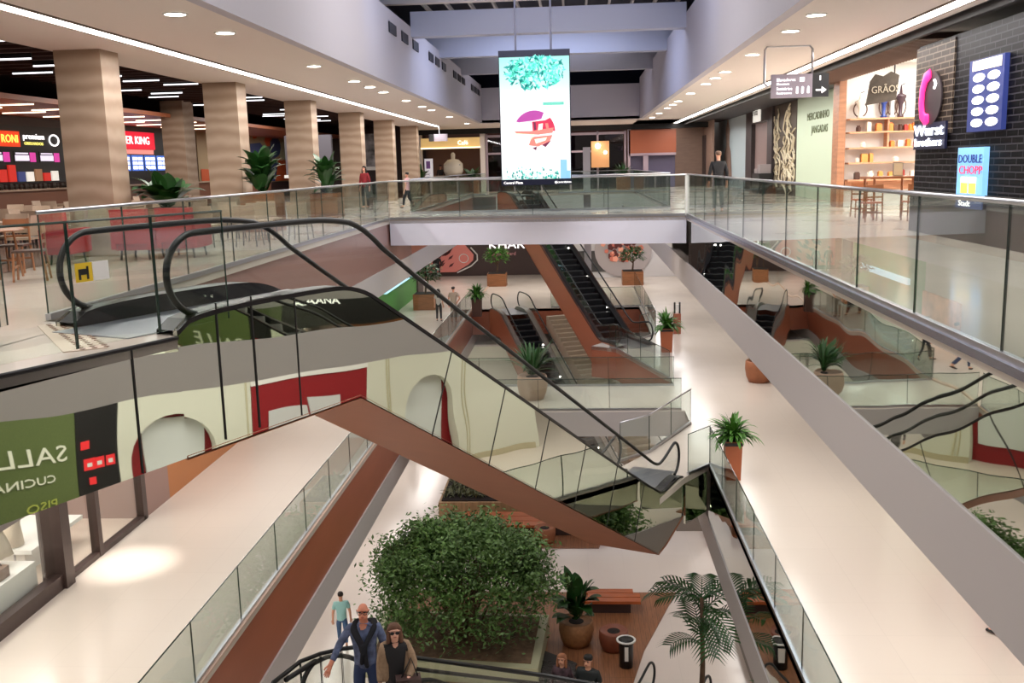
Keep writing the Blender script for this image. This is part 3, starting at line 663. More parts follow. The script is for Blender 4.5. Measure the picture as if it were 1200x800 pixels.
# second counter
t = thing('food_counter', 'fast food counter front with red sign ending in KING', 'food stall', (XW, 45, 0))
MB().box(XW, XW + .08, 38.6, 50.5, 1.35, 3.55).build('menu_wall', M_BLACK, t)
MB().box(XW + .08, XW + .12, 41.5, 46.5, 2.72, 3.5).build('name_board', emat('signred', (215, 22, 48), 1.1), t)
text('BURGER KING', (XW + .13, 41.75, 2.95), (0, 1, 0), (0, 0, 1), .5, M_WGLOW, t, sx=1.3)
MB().box(XW + .08, XW + .12, 42.5, 46.3, 2.5, 2.7).build('pink_strip', emat('pinkstrip', (230, 140, 130), 1.0), t)
for k in range(4):
    y = 42.6 + k * 1.35
    b = MB(); b.box(XW + .08, XW + .1, y, y + 1.2, 1.75, 2.45); b.cur = 1
    for j in range(6): b.box(XW + .1, XW + .115, y + .08 + (j % 2) * .55, y + .52 + (j % 2) * .55, 1.82 + (j // 2) * .2, 1.96 + (j // 2) * .2)
    b.build('menu_screen', [emat('menu_blue', (70, 110, 200), 1.0), M_WGLOW], t)
b = MB(); b.box(XW + .5, XW + 1.4, 38.5, 60, 0, 1.1); b.cur = 1; b.box(XW + .45, XW + 1.5, 38.5, 60, 1.1, 1.16); b.build('counter', [mat('counter_brown', (120, 78, 58), .5), M_TRAV], t)
t = thing('circle_sign', 'white round logo sign beside the red KING sign', 'sign', (XW, 49, 3))
MB().tube([(XW + .1, 48.6 + .5 * math.cos(a * .3), 3.05 + .26 * math.sin(a * .3)) for a in range(22)], .05, 6).build('ring', M_WGLOW, t)
MB().box(XW + .08, XW + .12, 48.1, 49.4, 2.3, 2.5).build('text_bar', M_WGLOW, t)
# mural
t = thing('wall_mural', 'colourful painted mural with blue and orange shapes behind the food court', 'mural', (XW, 60, 1))
MB().box(XW, XW + .04, 52, 69, .9, 4.4).build('panel', mat('mural_base', (178, 156, 120), .6), t)
b = MB(); rnd = random.Random(9)
for k in range(16):
    cy, cz, R = rnd.uniform(53, 68), rnd.uniform(1.3, 4.0), rnd.uniform(.3, .8); b.cur = rnd.randrange(5); x = XW + .045 + k * .0015
    pts = [(x, cy + R * 1.6 * math.cos(a * .7) * rnd.uniform(.7, 1.2), cz + R * math.sin(a * .7) * rnd.uniform(.7, 1.1)) for a in range(9)]
    b.face(pts)
b.cur = 0; b.face([(XW + .08, 60.2, .95), (XW + .08, 65.2, .95), (XW + .08, 64.4, 2.6), (XW + .08, 62.6, 3.4), (XW + .08, 60.6, 3.3)])
b.cur = 1; b.face([(XW + .085, 65.2, .95), (XW + .085, 68.8, .95), (XW + .085, 68.4, 2.2), (XW + .085, 66.4, 2.5)])
b.cur = 1; b.face([(XW + .085, 52.2, .95), (XW + .085, 55.8, .95), (XW + .085, 55.8, 1.7), (XW + .085, 52.2, 1.8)])
b.build('painted_shapes', [mat('mur_blue', (62, 74, 118), .6), mat('mur_orange', (206, 92, 46), .6), mat('mur_red', (150, 60, 50), .6), mat('mur_pale', (200, 196, 160), .6), mat('mur_grey', (90, 92, 100), .6)], t)
# kiosk pieces glimpsed between the far pillars
struct('wall_end', MB().box(-21, -10.3, 69.6, 69.8, 0, 4.5), M_DBROWN, 'dark end wall of the food court', 'wall')
t = thing('light_box', 'bright square light box on a grey wall seen between the pillars', 'light box', (-13.8, 52, 1.9))
MB().box(-15.4, -12.9, 52, 52.3, 1.35, 3.4).build('grey_panel', mat('kiosk_grey', (110, 108, 118), .5), t)
MB().box(-14.6, -13.7, 51.95, 52.0, 2.0, 3.0).build('screen', M_WGLOW, t)
MB().box(-15.4, -12.9, 51.6, 52, 1.2, 1.36).build('shelf', mat('lit_shelf', (230, 226, 220), .4, emit=.5), t)
t = thing('picture_panel', 'black and white picture panel between the fourth and fifth pillars', 'picture', (-12.6, 58, 1.9))
MB().box(-13.6, -11.4, 58, 58.1, 1.7, 3.6).build('panel', mat('picture_bw', (120, 118, 120), .5, noise=.9, nscale=2.2), t)
MB().box(-13.7, -11.3, 57.9, 58.1, 1.5, 1.7).build('ledge', M_WHITE, t)

# chairs, tables, sofas
M_BEIGE = mat('beige_shell', (196, 172, 150), .5); M_REDS = mat('red_upholstery', (176, 40, 46), .6)
def chair_proto(label, shell, group):
    t = thing('dining_chair', label, 'chair', (0, 0, 0), group)
    b = MB(); b.box(-.22, .22, -.22, .22, .43, .47); b.build('seat', shell, t)
    b = MB(); n = 6
    A = [(-.22 + .44 * k / n, .2 + .04 * math.cos((k / n - .5) * 3.0), 0) for k in range(n + 1)]
    b.loft([(x, y - .02, .5) for x, y, _ in A] + [(x, y + .01, .5) for x, y, _ in reversed(A)], [(x, y + .05, .86) for x, y, _ in A] + [(x, y + .08, .86) for x, y, _ in reversed(A)]); b.build('backrest', shell, t)
    for sx in (-1, 1):
        for sy in (-1, 1): MB().tube([(sx * .19, sy * .19, .44), (sx * .22, sy * .23, 0)], .014, 6).build('leg', M_DMETAL, t)
    return t
def table_proto(label, top, group, w=.38):
    t = thing('cafe_table', label, 'table', (0, 0, 0), group)
    MB().box(-w, w, -w, w, .71, .75).build('tabletop', top, t)
    MB().tube([(0, 0, .03), (0, 0, .71)], .035, 8).build('pedestal', M_DMETAL, t)
    MB().lathe((0, 0, 0), [(.25, 0), (.25, .02), (.05, .04)], 14).build('base', M_DMETAL, t)
    return t
tb = table_proto('square pale cafe table in the food court left of the first pillar', M_TRAV, 'food court tables')
chp = None; seats = []
rows = [(-11.2, 20.5), (-12.9, 22.2), (-14.6, 24), (-11.5, 24.4), (-13.2, 26.6), (-15.2, 28.5), (-11.6, 29), (-13.5, 31.5), (-10.6, 17.2)]
cn = 0; tn = 0
def place(x, y, z=0):
    global chp, cn, tn
    lab = '%s square pale cafe table from the camera in the food court' % ORD[tn]
    if tn == 0: tb.location = (x, y, z); tb['label'] = lab
    else: dup(tb, (x, y, z), 0, lab)
    for dx, dy, rz in ((0, -.62, math.pi), (0, .62, 0), (-.62, 0, math.pi / 2), (.62, 0, -math.pi / 2)):
        side = {math.pi: 'near', 0: 'far', math.pi / 2: 'left', -math.pi / 2: 'right'}[rz]
        l2 = 'beige shell chair on the %s side of the %s food court table from the camera' % (side, ORD[tn])
        if chp is None:
            chp = chair_proto(l2, M_BEIGE, 'beige food court chairs'); chp.location = (x + dx, y + dy, z); chp.rotation_euler = (0, 0, rz)
        else: dup(chp, (x + dx, y + dy, z), rz, l2)
    tn += 1
for r_ in sorted(rows, key=lambda q: q[1]): place(*r_)
def sofa(x, y, w, lab, rz=0):
    t = thing('armchair', lab, 'armchair', (x, y, 0))
    MB().box(x - w / 2, x + w / 2, y - .35, y + .35, .18, .45).build('seat', M_REDS, t)
    b = MB(); b.loft([(x - w / 2, y - .42, .3), (x + w / 2, y - .42, .3), (x + w / 2, y - .28, .3), (x - w / 2, y - .28, .3)], [(x - w / 2, y - .5, .92), (x + w / 2, y - .5, .92), (x + w / 2, y - .36, .92), (x - w / 2, y - .36, .92)]); b.build('backrest', M_REDS, t)
    for sx in (-1, 1): MB().box(x + sx * w / 2 - .05, x + sx * w / 2 + .05, y - .42, y + .35, .2, .62).build('armrest', M_REDS, t)
    for sx in (-1, 1):
        for sy in (-1, 1): MB().tube([(x + sx * (w / 2 - .08), y + sy * .28, .2), (x + sx * (w / 2 - .06), y + sy * .3, 0)], .02, 6).build('leg', M_DMETAL, t)
sofa(-8.05, 17.7, .66, 'red upholstered armchair behind the glass in front of the first planter')
sofa(-7.3, 17.9, .66, 'red upholstered armchair nearest the left glass railing')
sofa(-9.1, 17.0, .45, 'narrow red upholstered chair furthest left of the three')
b5 = [(-7.3, 20.2), (-6.6, 21.6), (-7.6, 22.6)]
for k, (x, y) in enumerate(b5):
    for dx in (-.45, .45):
        dup(chp, (x + dx, y, 0), math.pi, 'beige shell chair %s of the %s chair pair behind the red armchairs' % ('left' if dx < 0 else 'right', ORD[k]))
# near-left wooden tables
M_TW = wood('table_wood', (150, 96, 62), .4, (1, 8, 1))
for k, (x, y) in enumerate([(-9.0, 14.6), (-8.6, 11.6)]):
    t = thing('wooden_table', 'round brown wooden table %s at the left picture edge' % ('behind' if k == 0 else 'in front'), 'table', (x, y, 0))
    MB().lathe((x, y, 0), [(.45, .72), (.47, .74), (.45, .76)], 20).build('tabletop', M_TW, t)
    for a in range(4): MB().tube([(x + .3 * math.cos(a * 1.57 + .7), y + .3 * math.sin(a * 1.57 + .7), .72), (x + .38 * math.cos(a * 1.57 + .7), y + .38 * math.sin(a * 1.57 + .7), 0)], .02, 6).build('leg', M_TW, t)
DARKSEAT = [None]
def wood_chair(label, loc, rz, first=[None], group='wooden chairs'):
    if first[0] is not None: return dup(first[0], loc, rz, label)
    t = thing('wooden_chair', label, 'chair', (0, 0, 0), group)
    MB().box(-.21, .21, -.21, .21, .43, .46).build('seat', mat('dark_seat', (74, 50, 42), .5) if first is DARKSEAT else mat('orange_seat', (190, 110, 84), .5), t)
    b = MB(); b.box(-.2, .2, .2, .23, .7, .86); b.box(-.2, .2, .2, .22, .56, .6); b.build('backrest', M_TW, t)
    for sx in (-1, 1): MB().tube([(sx * .19, .21, .87), (sx * .19, .2, .44), (sx * .2, .24, 0)], .018, 6).build('leg', M_TW, t)
    for sx in (-1, 1): MB().tube([(sx * .19, -.19, .44), (sx * .2, -.22, 0)], .018, 6).build('leg', M_TW, t)
    b = MB(); b.box(-.19, .19, -.2, -.18, .2, .23); b.box(-.19, .19, .2, .22, .2, .23); b.build('stretcher', M_TW, t)
    t.location = loc; t.rotation_euler = (0, 0, rz); first[0] = t; return t
wood_chair('wooden chair at the left picture edge turned towards the round table', (-8.2, 14.2, 0), -1.2, DARKSEAT)
wood_chair('wooden chair at the left picture edge behind the round table', (-9.2, 15.5, 0), .2, DARKSEAT)
wood_chair('wooden chair at the left picture edge beside the near round table', (-7.9, 12.0, 0), -1.5, DARKSEAT)
# ------------------------------------------------------------------ right side shops, top level
def brick_mat(name, c1, c2, mortar, rot=None, scale=1.0):
    m = mat(name, c1, .45, spec=.07); nt = m.node_tree; bs_ = nt.nodes['Principled BSDF']
    tc = nt.nodes.new('ShaderNodeTexCoord'); sp = nt.nodes.new('ShaderNodeSeparateXYZ'); cb = nt.nodes.new('ShaderNodeCombineXYZ'); ad = nt.nodes.new('ShaderNodeMath')
    br = nt.nodes.new('ShaderNodeTexBrick'); br.inputs['Scale'].default_value = scale; br.inputs['Brick Width'].default_value = .42; br.inputs['Row Height'].default_value = .11; br.inputs['Mortar Size'].default_value = .012
    nt.links.new(tc.outputs['Object'], sp.inputs[0]); nt.links.new(sp.outputs['X'], ad.inputs[0]); nt.links.new(sp.outputs['Y'], ad.inputs[1])
    nt.links.new(ad.outputs[0], cb.inputs['X']); nt.links.new(sp.outputs['Z'], cb.inputs['Y']); nt.links.new(cb.outputs[0], br.inputs['Vector'])
    br.inputs['Color1'].default_value = lin(c1); br.inputs['Color2'].default_value = lin(c2); br.inputs['Mortar'].default_value = lin(mortar)
    nt.links.new(br.outputs['Color'], bs_.inputs['Base Color'])
    bp = nt.nodes.new('ShaderNodeBump'); bp.inputs['Strength'].default_value = .8; bp.inputs['Distance'].default_value = .02; bp.invert = True
    nt.links.new(br.outputs['Fac'], bp.inputs['Height']); nt.links.new(bp.outputs['Normal'], bs_.inputs['Normal'])
    return m
M_BRK = brick_mat('black_brick', (6, 6, 7), (14, 12, 15), (58, 56, 62)); M_BRK2 = brick_mat('lit_brown_brick', (46, 38, 34), (62, 52, 46), (120, 108, 96))
XB = 6.8
t = thing('kiosk', 'black glazed brick shop block with pink round sign on the right walkway', 'shop front', (8, 18, 0))
MB().box(XB + .03, 9.0, 12, 20.7, 0, 3.62).build('brick_block', M_BRK, t)
MB().box(XB, XB + .06, 18.75, 20.75, 1.9, 3.58).build('lit_brown_brick_face', M_BRK2, t)  # lighter brown copy of the brick paints in the lit stretch of wall
MB().box(XB - .02, XB + .1, 12, 20.75, 0, .82).build('dark_plinth', mat('plinth_grey', (58, 56, 58), .3), t)
text('*~#', (XB - .01, 20.5, 1.75), (0, -1, 0), (0, 0, 1), .01, M_WGLOW, t, name='mark') if False else None
t2 = thing('round_sign', 'grey oval sign with a glowing pink sausage-shaped emblem on black bricks', 'sign', (XB, 19.85, 2.05))
b = MB(); pts = [(19.72 + .55 * math.cos(a * math.pi / 16), 2.58 + .5 * math.sin(a * math.pi / 16)) for a in range(32)]
b.loft([(XB - .02, y, z) for y, z in pts], [(XB - .05, y, z) for y, z in pts]); b.build('disc', mat('disc_grey', (50, 40, 44), .5), t2)
M_PINK = emat('hot_pink', (240, 40, 120), 1.6)
cp = [(19.75, 3.03), (20.0, 2.96), (20.14, 2.75), (20.17, 2.5), (20.1, 2.28), (19.92, 2.18), (19.75, 2.2)]
o = MB().tube([(0, y, z) for y, z in cp], [.1, .13, .13, .13, .13, .12, .09], 8)
for q_ in o.v: q_.x = XB - .07 + q_.x * .25
o.build('pink_emblem', M_PINK, t2, True)
MB().tube([(XB - .07, 19.5, 2.9), (XB - .07, 19.43, 2.82), (XB - .07, 19.5, 2.74)], .025, 6).build('white_curl', M_WGLOW, t2, True)
t2 = thing('shop_sign', 'glowing white handwritten sign below the pink emblem', 'sign', (XB, 19.6, 1.6))
text('Wurst', (XB - .06, 20.55, 1.88), (0, -1, 0), (0, 0, 1), .3, emat('sign_blue_white', (235, 240, 255), 2.0), t2, sx=2.0)
text('brothers', (XB - .06, 20.5, 1.68), (0, -1, 0), (0, 0, 1), .22, emat('sign_blue_white', (235, 240, 255), 2.0), t2, sx=1.9)
MB().box(XB - .045, XB + .0, 18.9, 20.6, 1.62, 2.12).build('backing', mat('sign_navy', (20, 24, 60), .4), t2)
t2 = thing('menu_screen', 'blue menu screen with two columns of white plates on black bricks', 'screen', (XB, 17.2, 1.9))
MB().box(XB - .06, XB + .02, 16.45, 17.85, 1.88, 3.06).build('panel', emat('menu_navy', (34, 46, 104), .8), t2)
MB().box(XB - .07, XB - .06, 16.55, 17.7, 2.88, 3.04).build('title_bar', emat('title_cream', (238, 226, 200), 1.0), t2)
for r_ in range(5):
    for c_ in range(2):
        b = MB(); y = 17.42 - c_ * .6; z = 2.76 - r_ * .185
        pts = [(y + .24 * math.cos(a * .524), z + .07 * math.sin(a * .524)) for a in range(12)]
        b.loft([(XB - .062, a, c) for a, c in pts], [(XB - .072, a, c) for a, c in pts]); b.build('plate_picture', M_WGLOW, t2)
text('* Menu *', (XB - .07, 17.4, 1.9), (0, -1, 0), (0, 0, 1), .001, M_WGLOW, t2) if False else None
t2 = thing('beer_screen', 'light blue DOUBLE CHOPP beer poster screen on the black bricks', 'screen', (XB, 17.6, .6))
MB().box(XB - .07, XB + .02, 17.02, 18.15, .78, 1.62).build('panel', emat('poster_blue', (120, 176, 224), 1.0), t2)
text('DOUBLE', (XB - .08, 18.1, 1.36), (0, -1, 0), (0, 0, 1), .2, emat('ink_navy', (24, 40, 110), .7), t2, sx=1.35, ext=.004)
text('CHOPP', (XB - .08, 18.05, 1.17), (0, -1, 0), (0, 0, 1), .2, emat('ink_red', (210, 50, 80), 1.0), t2, sx=1.55, ext=.004)
for y in (17.78, 17.42):
    b = MB(); b.box(XB - .09, XB - .07, y - .13, y + .13, .84, 1.02); b.cur = 1; b.box(XB - .09, XB - .07, y - .13, y + .13, 1.02, 1.12); b.build('beer_glass_picture', [emat('beer', (226, 186, 90), 1.0), M_WGLOW], t2)
MB().box(XB - .075, XB - .05, 17.0, 18.15, .58, .77).build('lower_panel', emat('poster_low', (60, 74, 110), .7), t2)
text('Stadt', (XB - .08, 18.0, .62), (0, -1, 0), (0, 0, 1), .14, M_WGLOW, t2, sx=1.8, ext=.004)
struct('ceiling_right_soffit', MB().box(6.45, 14, 3, 20.7, 3.9, 4.1).box(6.45, 8.2, 20.7, 33.3, 3.9, 4.1).box(6.45, 14, 33.3, 64, 3.9, 4.1), mat('dark_soffit', (40, 36, 38), .6), 'dark soffit over the shop fronts on the right', 'soffit')
struct('trim_19', MB().box(6.5, 6.6, 3, 64, 3.72, 3.86), mat('dark_header', (14, 11, 11), .7), 'dark header board beside the right ceiling', 'trim')
b = MB()
for k in range(54): b.box(6.6, 8.1, 20.8 + k * .22, 20.86 + k * .22, 3.78, 3.9)
struct('ceiling_slats_right', b, mat('slat_tan', (120, 92, 78), .6), 'thin brown ceiling slats in front of the shelf shop', 'ceiling slats')
struct('wall_shop', MB().box(12.5, 12.6, 20.7, 33.5, 0, 4.4), M_WHITE, 'white back wall of the shop with shelves', 'wall')
struct('wall_shop_side', MB().box(8.2, 12.6, 31.6, 31.75, 0, 4.4), M_WHITE, 'white side wall behind the shop shelves', 'wall')
struct('ceiling_shop', MB().box(8.2, 12.6, 20.7, 31.7, 4.3, 4.4), M_WHITE, 'white ceiling of the shop with shelves', 'ceiling')
t = thing('shelving', 'wooden wall shelves with coffee goods in the bright shop', 'shelves', (9.9, 31.4, .5))
M_SH = wood('shelf_wood', (190, 138, 104), .5, (1, 1, 8))
for z in (.78, 1.3, 1.75, 2.22, 2.62): MB().box(8.3, 10.6, 31.15, 31.58, z, z + .05).build('shelf', M_SH, t)
MB().box(8.3, 10.6, 31.5, 31.6, .5, .78).build('low_cabinet', M_SH, t)
MB().box(9.45, 9.5, 31.2, 31.58, 1.75, 2.62).build('divider', M_SH, t)
rnd = random.Random(21)
M_PK = [mat('pack_tan', (206, 140, 70), .5), mat('pack_red', (150, 44, 34), .5), mat('pack_dark', (70, 40, 30), .5), mat('pack_white', (226, 216, 200), .5), mat('pack_orange', (224, 120, 50), .5)]
def pack(x, z, h, w, m, lab, kind):
    o = MB().box(x - w / 2, x + w / 2, 31.2, 31.4, z, z + h)
    if kind == 'jar': o = MB().lathe((x, 31.3, z), [(w * .45, 0), (w * .5, .02), (w * .5, h * .7), (w * .3, h * .8), (w * .34, h * .82), (w * .34, h)], 10)
    else: o.box(x - w / 2 + .01, x + w / 2 - .01, 31.25, 31.35, z + h, z + h + .03)
    o = o.build('goods_' + kind, m); tag(o, lab, kind, 'goods on the shop shelves')
for si, (z, nm, xs) in enumerate(((.83, 'lowest', (8.6, 9.0, 9.3, 9.62, 9.95, 10.3)), (1.35, 'second lowest', (8.6, 8.8, 9.0, 9.75)), (1.8, 'middle', (8.75, 9.62, 9.85, 10.1, 10.35)), (2.27, 'second highest', (8.6, 8.9, 9.2, 9.55, 9.7, 9.85, 10.0, 10.15, 10.3)))):
    for k, x in enumerate(xs):
        kd = rnd.choice(['box', 'jar']); pack(x, z, rnd.uniform(.14, .28), rnd.uniform(.1, .2), rnd.choice(M_PK), '%s goods %s from the left on the %s shop shelf' % (ORD[k], kd, nm), kd)
# grinders on the top shelf
for k, (x, w, h, m) in enumerate(((8.65, .4, .75, M_PK[3]), (9.35, .28, .95, mat('blue_enamel', (40, 60, 130), .3)), (9.6, .32, 1.15, mat('white_enamel', (225, 225, 230), .3)), (9.85, .3, .95, mat('dark_enamel', (60, 40, 50), .3)))):
    t = thing('coffee_grinder', '%s ornate coffee grinder from the left on top of the shop shelves' % ORD[k], 'coffee grinder', (x, 31.35, 2.67))
    MB().lathe((x, 31.35, 2.67), [(.09, 0), (.1, .05), (.05, .1), (.06, h * .4), (.16, h * .62), (.17, h * .68), (.05, h * .75), (.02, h)], 12).build('body', m, t, True)
    MB().tube([(x + w * .5 * math.cos(a * .33), 31.33, 2.67 + h * .35 + h * .3 * math.sin(a * .33)) for a in range(20)], .02, 6).build('flywheel', M_PK[2], t, True)
    MB().tube([(x, 31.35, 2.67 + h), (x + .1, 31.3, 2.67 + h + .05)], .012, 6).build('handle', M_DMETAL, t)
struct('trim_20', MB().box(8.0, 8.22, 31.3, 31.9, 0, 3.9).box(8.3, 9.0, 31.9, 33.2, 0, 3.9), wood('portal_wood', (160, 112, 82), .5, (1, 1, 6)), 'wooden portal post at the left of the shelf shop', 'portal')
t = thing('hanging_sign', 'carved dark wooden board sign hanging in front of the shelf shop', 'sign', (8.0, 27.5, 3.0))
b = MB(); pts = [(7.72, 2.86), (8.5, 2.98), (8.56, 3.62), (8.35, 3.72), (8.15, 3.6), (7.95, 3.66), (7.82, 3.48)]
b.loft([(x, 27.45, z) for x, z in pts], [(x, 27.53, z) for x, z in pts]); b.build('board', mat('carved_dark', (74, 64, 54), .6, noise=.3, nscale=6), t)
MB().tube([(8.45, 27.5, 3.68), (8.45, 27.5, 4.0)], .02, 6).build('hanger', M_DMETAL, t)
text('GRÃOS', (7.84, 27.43, 3.16), (1, .0, .1), (0, 0, 1), .26, mat('carved_pale', (200, 190, 170), .5), t, sx=.85)
struct('wall_green', MB().box(9.0, 9.15, 33.2, 41.7, 0, 4.4), mat('pale_green', (184, 198, 174), .6), 'pale green plain shop hoarding wall', 'wall')
o = thing('wall_lettering', 'dark script lettering on the pale green wall', 'sign', (9, 37, 2.6))
text('MERCADINHO', (8.985, 39.9, 2.95), (0, -1, 0), (0, 0, 1), .4, mat('green_ink', (96, 104, 70), .6), o, sx=1.3, ext=.005)
text('JANGADAS', (8.985, 39.1, 2.45), (0, -1, 0), (0, 0, 1), .4, mat('green_ink', (96, 104, 70), .6), o, sx=1.25, ext=.005)
t = thing('woven_screen', 'beige panel of interlaced branch pattern beside the pale green wall', 'decorative panel', (9, 44, 0))
MB().box(9.0, 9.05, 41.8, 46.3, 0, 3.88).build('backing', mat('brown_back', (70, 58, 46), .6), t)
b = MB(); rnd = random.Random(4)
for k in range(46):
    y = rnd.uniform(41.9, 46.2); z = rnd.uniform(0, 2.8); pts = []
    for j in range(6): pts.append((8.97, min(46.25, max(41.85, y + rnd.uniform(-.45, .45))), z + j * .2))
    b.tube(pts, .035, 4)
b.build('branches', mat('branch_beige', (200, 188, 160), .6), t)
t = thing('shop_portal', 'dark square shop portal with grey shutter', 'shop front', (9, 49.5, 0))
MB().box(8.9, 9.2, 46.4, 47.6, 0, 4.3).box(8.9, 9.2, 51.8, 53.5, 0, 4.3).box(8.9, 9.2, 47.6, 51.8, 3.3, 4.3).build('frame', mat('portal_dark', (56, 46, 46), .5), t)
MB().box(9.1, 9.2, 47.6, 51.8, 0, 3.3).build('shutter', mat('shutter_mauve', (150, 128, 124), .5), t)
MB().box(8.82, 8.9, 49.3, 51.0, 3.35, 4.05).build('logo_box', mat('logo_box_white', (240, 236, 226), .5, emit=.8), t)
text('Nona', (8.81, 50.9, 3.65), (0, -1, 0), (0, 0, 1), .5, M_DBROWN, t, sx=1.1, ext=.004)
t = thing('display_counter', 'dark counter with stacked trays at the shop portal', 'counter', (8.6, 46.5, 0))
b = MB(); b.box(8.2, 8.8, 45.6, 47.3, 0, .9); b.cur = 1; b.box(8.25, 8.75, 45.7, 46.3, .9, 1.3); b.box(8.25, 8.75, 46.4, 47.1, .9, 1.1); b.build('cabinet', [M_BLACK, mat('tray_grey', (150, 140, 140), .4)], t)
t = thing('banner', 'pale blue hoarding with brown dress picture at the far right', 'hoarding', (9, 60, 0))
MB().box(8.95, 9.1, 53.6, 66, 0, 4.3).build('panel', mat('pale_blue', (186, 202, 208), .5), t)
b = MB(); pts = [(58.2, .4), (61.8, .4), (61.2, 2.0), (60.6, 2.4), (60.8, 3.3), (60, 4.0), (59.2, 3.3), (59.4, 2.4), (58.8, 2.0)]
b.face([(8.93, y, z) for y, z in pts]); b.build('figure_picture', mat('dress_tan', (140, 116, 104), .6, noise=.3), t)
struct('wall_far_right', MB().box(8.0, 8.15, 60, 70, 0, 4.2).box(6.0, 8.1, 63.9, 64.1, 0, 3.9), wood('far_wood', (150, 122, 106), .5, (1, 1, 5), amt=.08), 'wood and beige wall at the far right end', 'wall')
struct('door_1', MB().box(7.93, 8.0, 62.6, 65.2, 0, 3.1), M_DBROWN, 'tall dark brown door in the far right wall', 'door')
# far end of the top level
t = thing('coffee_shop', 'far cafe kiosk with a warm lit fascia beyond the void', 'cafe', (-7.8, 62, 0))
MB().box(-10.3, -9.7, 62, 62.6, 0, 3.75).box(-6.0, -5.7, 62, 62.6, 0, 3.75).build('posts', M_CEIL, t)
MB().box(-9.7, -6.0, 62, 62.2, 2.75, 3.35).build('fascia', mat('warm_fascia', (224, 186, 120), .5, emit=.55), t)
MB().box(-9.7, -6.0, 61.95, 62, 2.7, 2.77).build('light_strip', mat('warm_strip', (255, 232, 180), .5, emit=3), t)
MB().box(-9.7, -6.0, 65, 65.1, 0, 3.4).build('back_wall', mat('cafe_brown', (120, 84, 68), .6), t)
MB().box(-9.5, -6.2, 61.4, 62, 0, 1.05).build('counter', M_TRAV, t)
text('Casa Bauducco', (-7.9, 61.93, 2.95), (1, 0, 0), (0, 0, 1), .28, M_WGLOW, t, ext=.01) if False else text('Café', (-7.4, 61.93, 2.92), (1, 0, 0), (0, 0, 1), .36, M_WGLOW, t, ext=.01)
t = thing('espresso_machine', 'large cream domed machine on the far cafe counter', 'machine', (-7.6, 61.7, 1.05))
b = MB().lathe((-7.7, 61.9, 1.05), [(.5, 0), (.62, .25), (.6, .7), (.35, .95), (.12, 1.0), (.14, 1.3), (.05, 1.4)], 14); b.build('boiler', mat('machine_cream', (214, 206, 190), .4), t, True)
MB().tube([(-8.2, 61.5, 1.7), (-7.2, 61.5, 1.7)], .03, 6).build('rail', M_METAL, t)
t = thing('direction_sign', 'small hanging grey direction sign near the far cafe', 'sign', (-7.9, 56, 2.8))
MB().box(-8.0, -7.25, 56, 56.1, 3.0, 3.4).build('panel', mat('sign_lilac', (150, 140, 150), .5), t)
MB().box(-8.3, -8.0, 56, 56.1, 3.0, 3.4).build('arrow_panel', M_BLACK, t)
MB().tube([(-7.7, 56, 3.4), (-7.7, 56, 3.86)], .02, 6).build('hanger', M_METAL, t)
t = thing('poster_stand', 'white poster stand with purple picture near the far cafe', 'poster', (-9.2, 61, 0))
MB().box(-9.35, -8.85, 60.9, 61, 1.0, 2.1).build('poster', mat('poster_white', (228, 224, 230), .5, emit=.4), t); MB().box(-9.25, -9.0, 60.88, 60.9, 1.5, 1.95).build('picture', mat('poster_purple', (130, 90, 160), .5), t)
MB().box(-9.2, -9.0, 60.9, 61, 0, 1.0).build('stand', M_DMETAL, t)
struct('window_1', MB().box(-5.6, 2.9, 62.3, 62.35, 0, 3.4), glass('dark_glazing', (.35, .3, .36), 1.0), 'dark glazed shop front at the far end of the top level', 'glazing')
b = MB()
for x in (-5.6, -3.9, -2.2, -.4, 1.3, 3.0): b.box(x - .06, x + .06, 62.2, 62.3, 0, 3.5)
b.box(-5.6, 3.0, 62.2, 62.3, 3.3, 3.45).box(-5.6, 1.3, 62.2, 62.3, 2.25, 2.37)
struct('window_frame', b, mat('frame_lilac', (170, 150, 160), .5), 'pale mullions of the far shop front', 'window frame')
struct('wall_far_shop', MB().box(-6, 3, 67, 67.1, 0, 4), mat('far_shop_brown', (92, 58, 52), .6), 'brown back wall of the far glazed shop', 'wall')
t = thing('panel_box', 'warm lit panel and brown picture in the far glazed shop', 'display', (1.6, 61.9, 1))
MB().box(.95, 1.05, 61.95, 62.05, 0, 1.3).box(1.85, 1.95, 61.95, 62.05, 0, 1.3).build('legs', M_DMETAL, t); MB().box(.9, 2.0, 61.9, 62.1, 1.3, 2.9).build('panel', mat('warm_panel', (196, 140, 90), .5, emit=.3), t); MB().ball((1.3, 61.6, 2.6), .16, 8, 6).build('lamp', M_GLOW, t); MB().ball((1.75, 61.6, 2.2), .1, 8, 6).build('lamp', M_GLOW, t)
struct('wall_brown_panel', MB().box(3.2, 6.1, 62, 62.2, 2.1, 3.5), mat('far_rust', (160, 84, 52), .5), 'rust brown panel over the far kiosk opening', 'panel')
struct('trim_21', MB().box(3.2, 6.1, 62, 62.2, 1.95, 2.1).box(4.1, 4.4, 62, 62.2, 0, 2.0).box(3.15, 3.3, 62, 62.2, 0, 3.6), mat('frame_lilac', (170, 150, 160), .5), 'pale frame of the far kiosk opening', 'frame')
struct('wall_far_kiosk', MB().box(3.3, 6.1, 62.6, 62.7, 0, 2.0), mat('kiosk_violet', (96, 88, 116), .4), 'violet grey shutter in the far kiosk opening', 'shutter')
struct('wall_end_top', MB().box(-10.3, 8, 68, 68.2, 0, 4.0).box(8, 14, 70, 70.2, 0, 4.3), mat('far_wall', (110, 76, 66), .6), 'brown end wall of the top level', 'wall')
struct('trim_22', MB().box(-9.8, 8, 61.7, 61.9, 3.55, 3.87), mat('dark_header', (44, 36, 36), .5), 'dark header over the far shop fronts', 'trim')
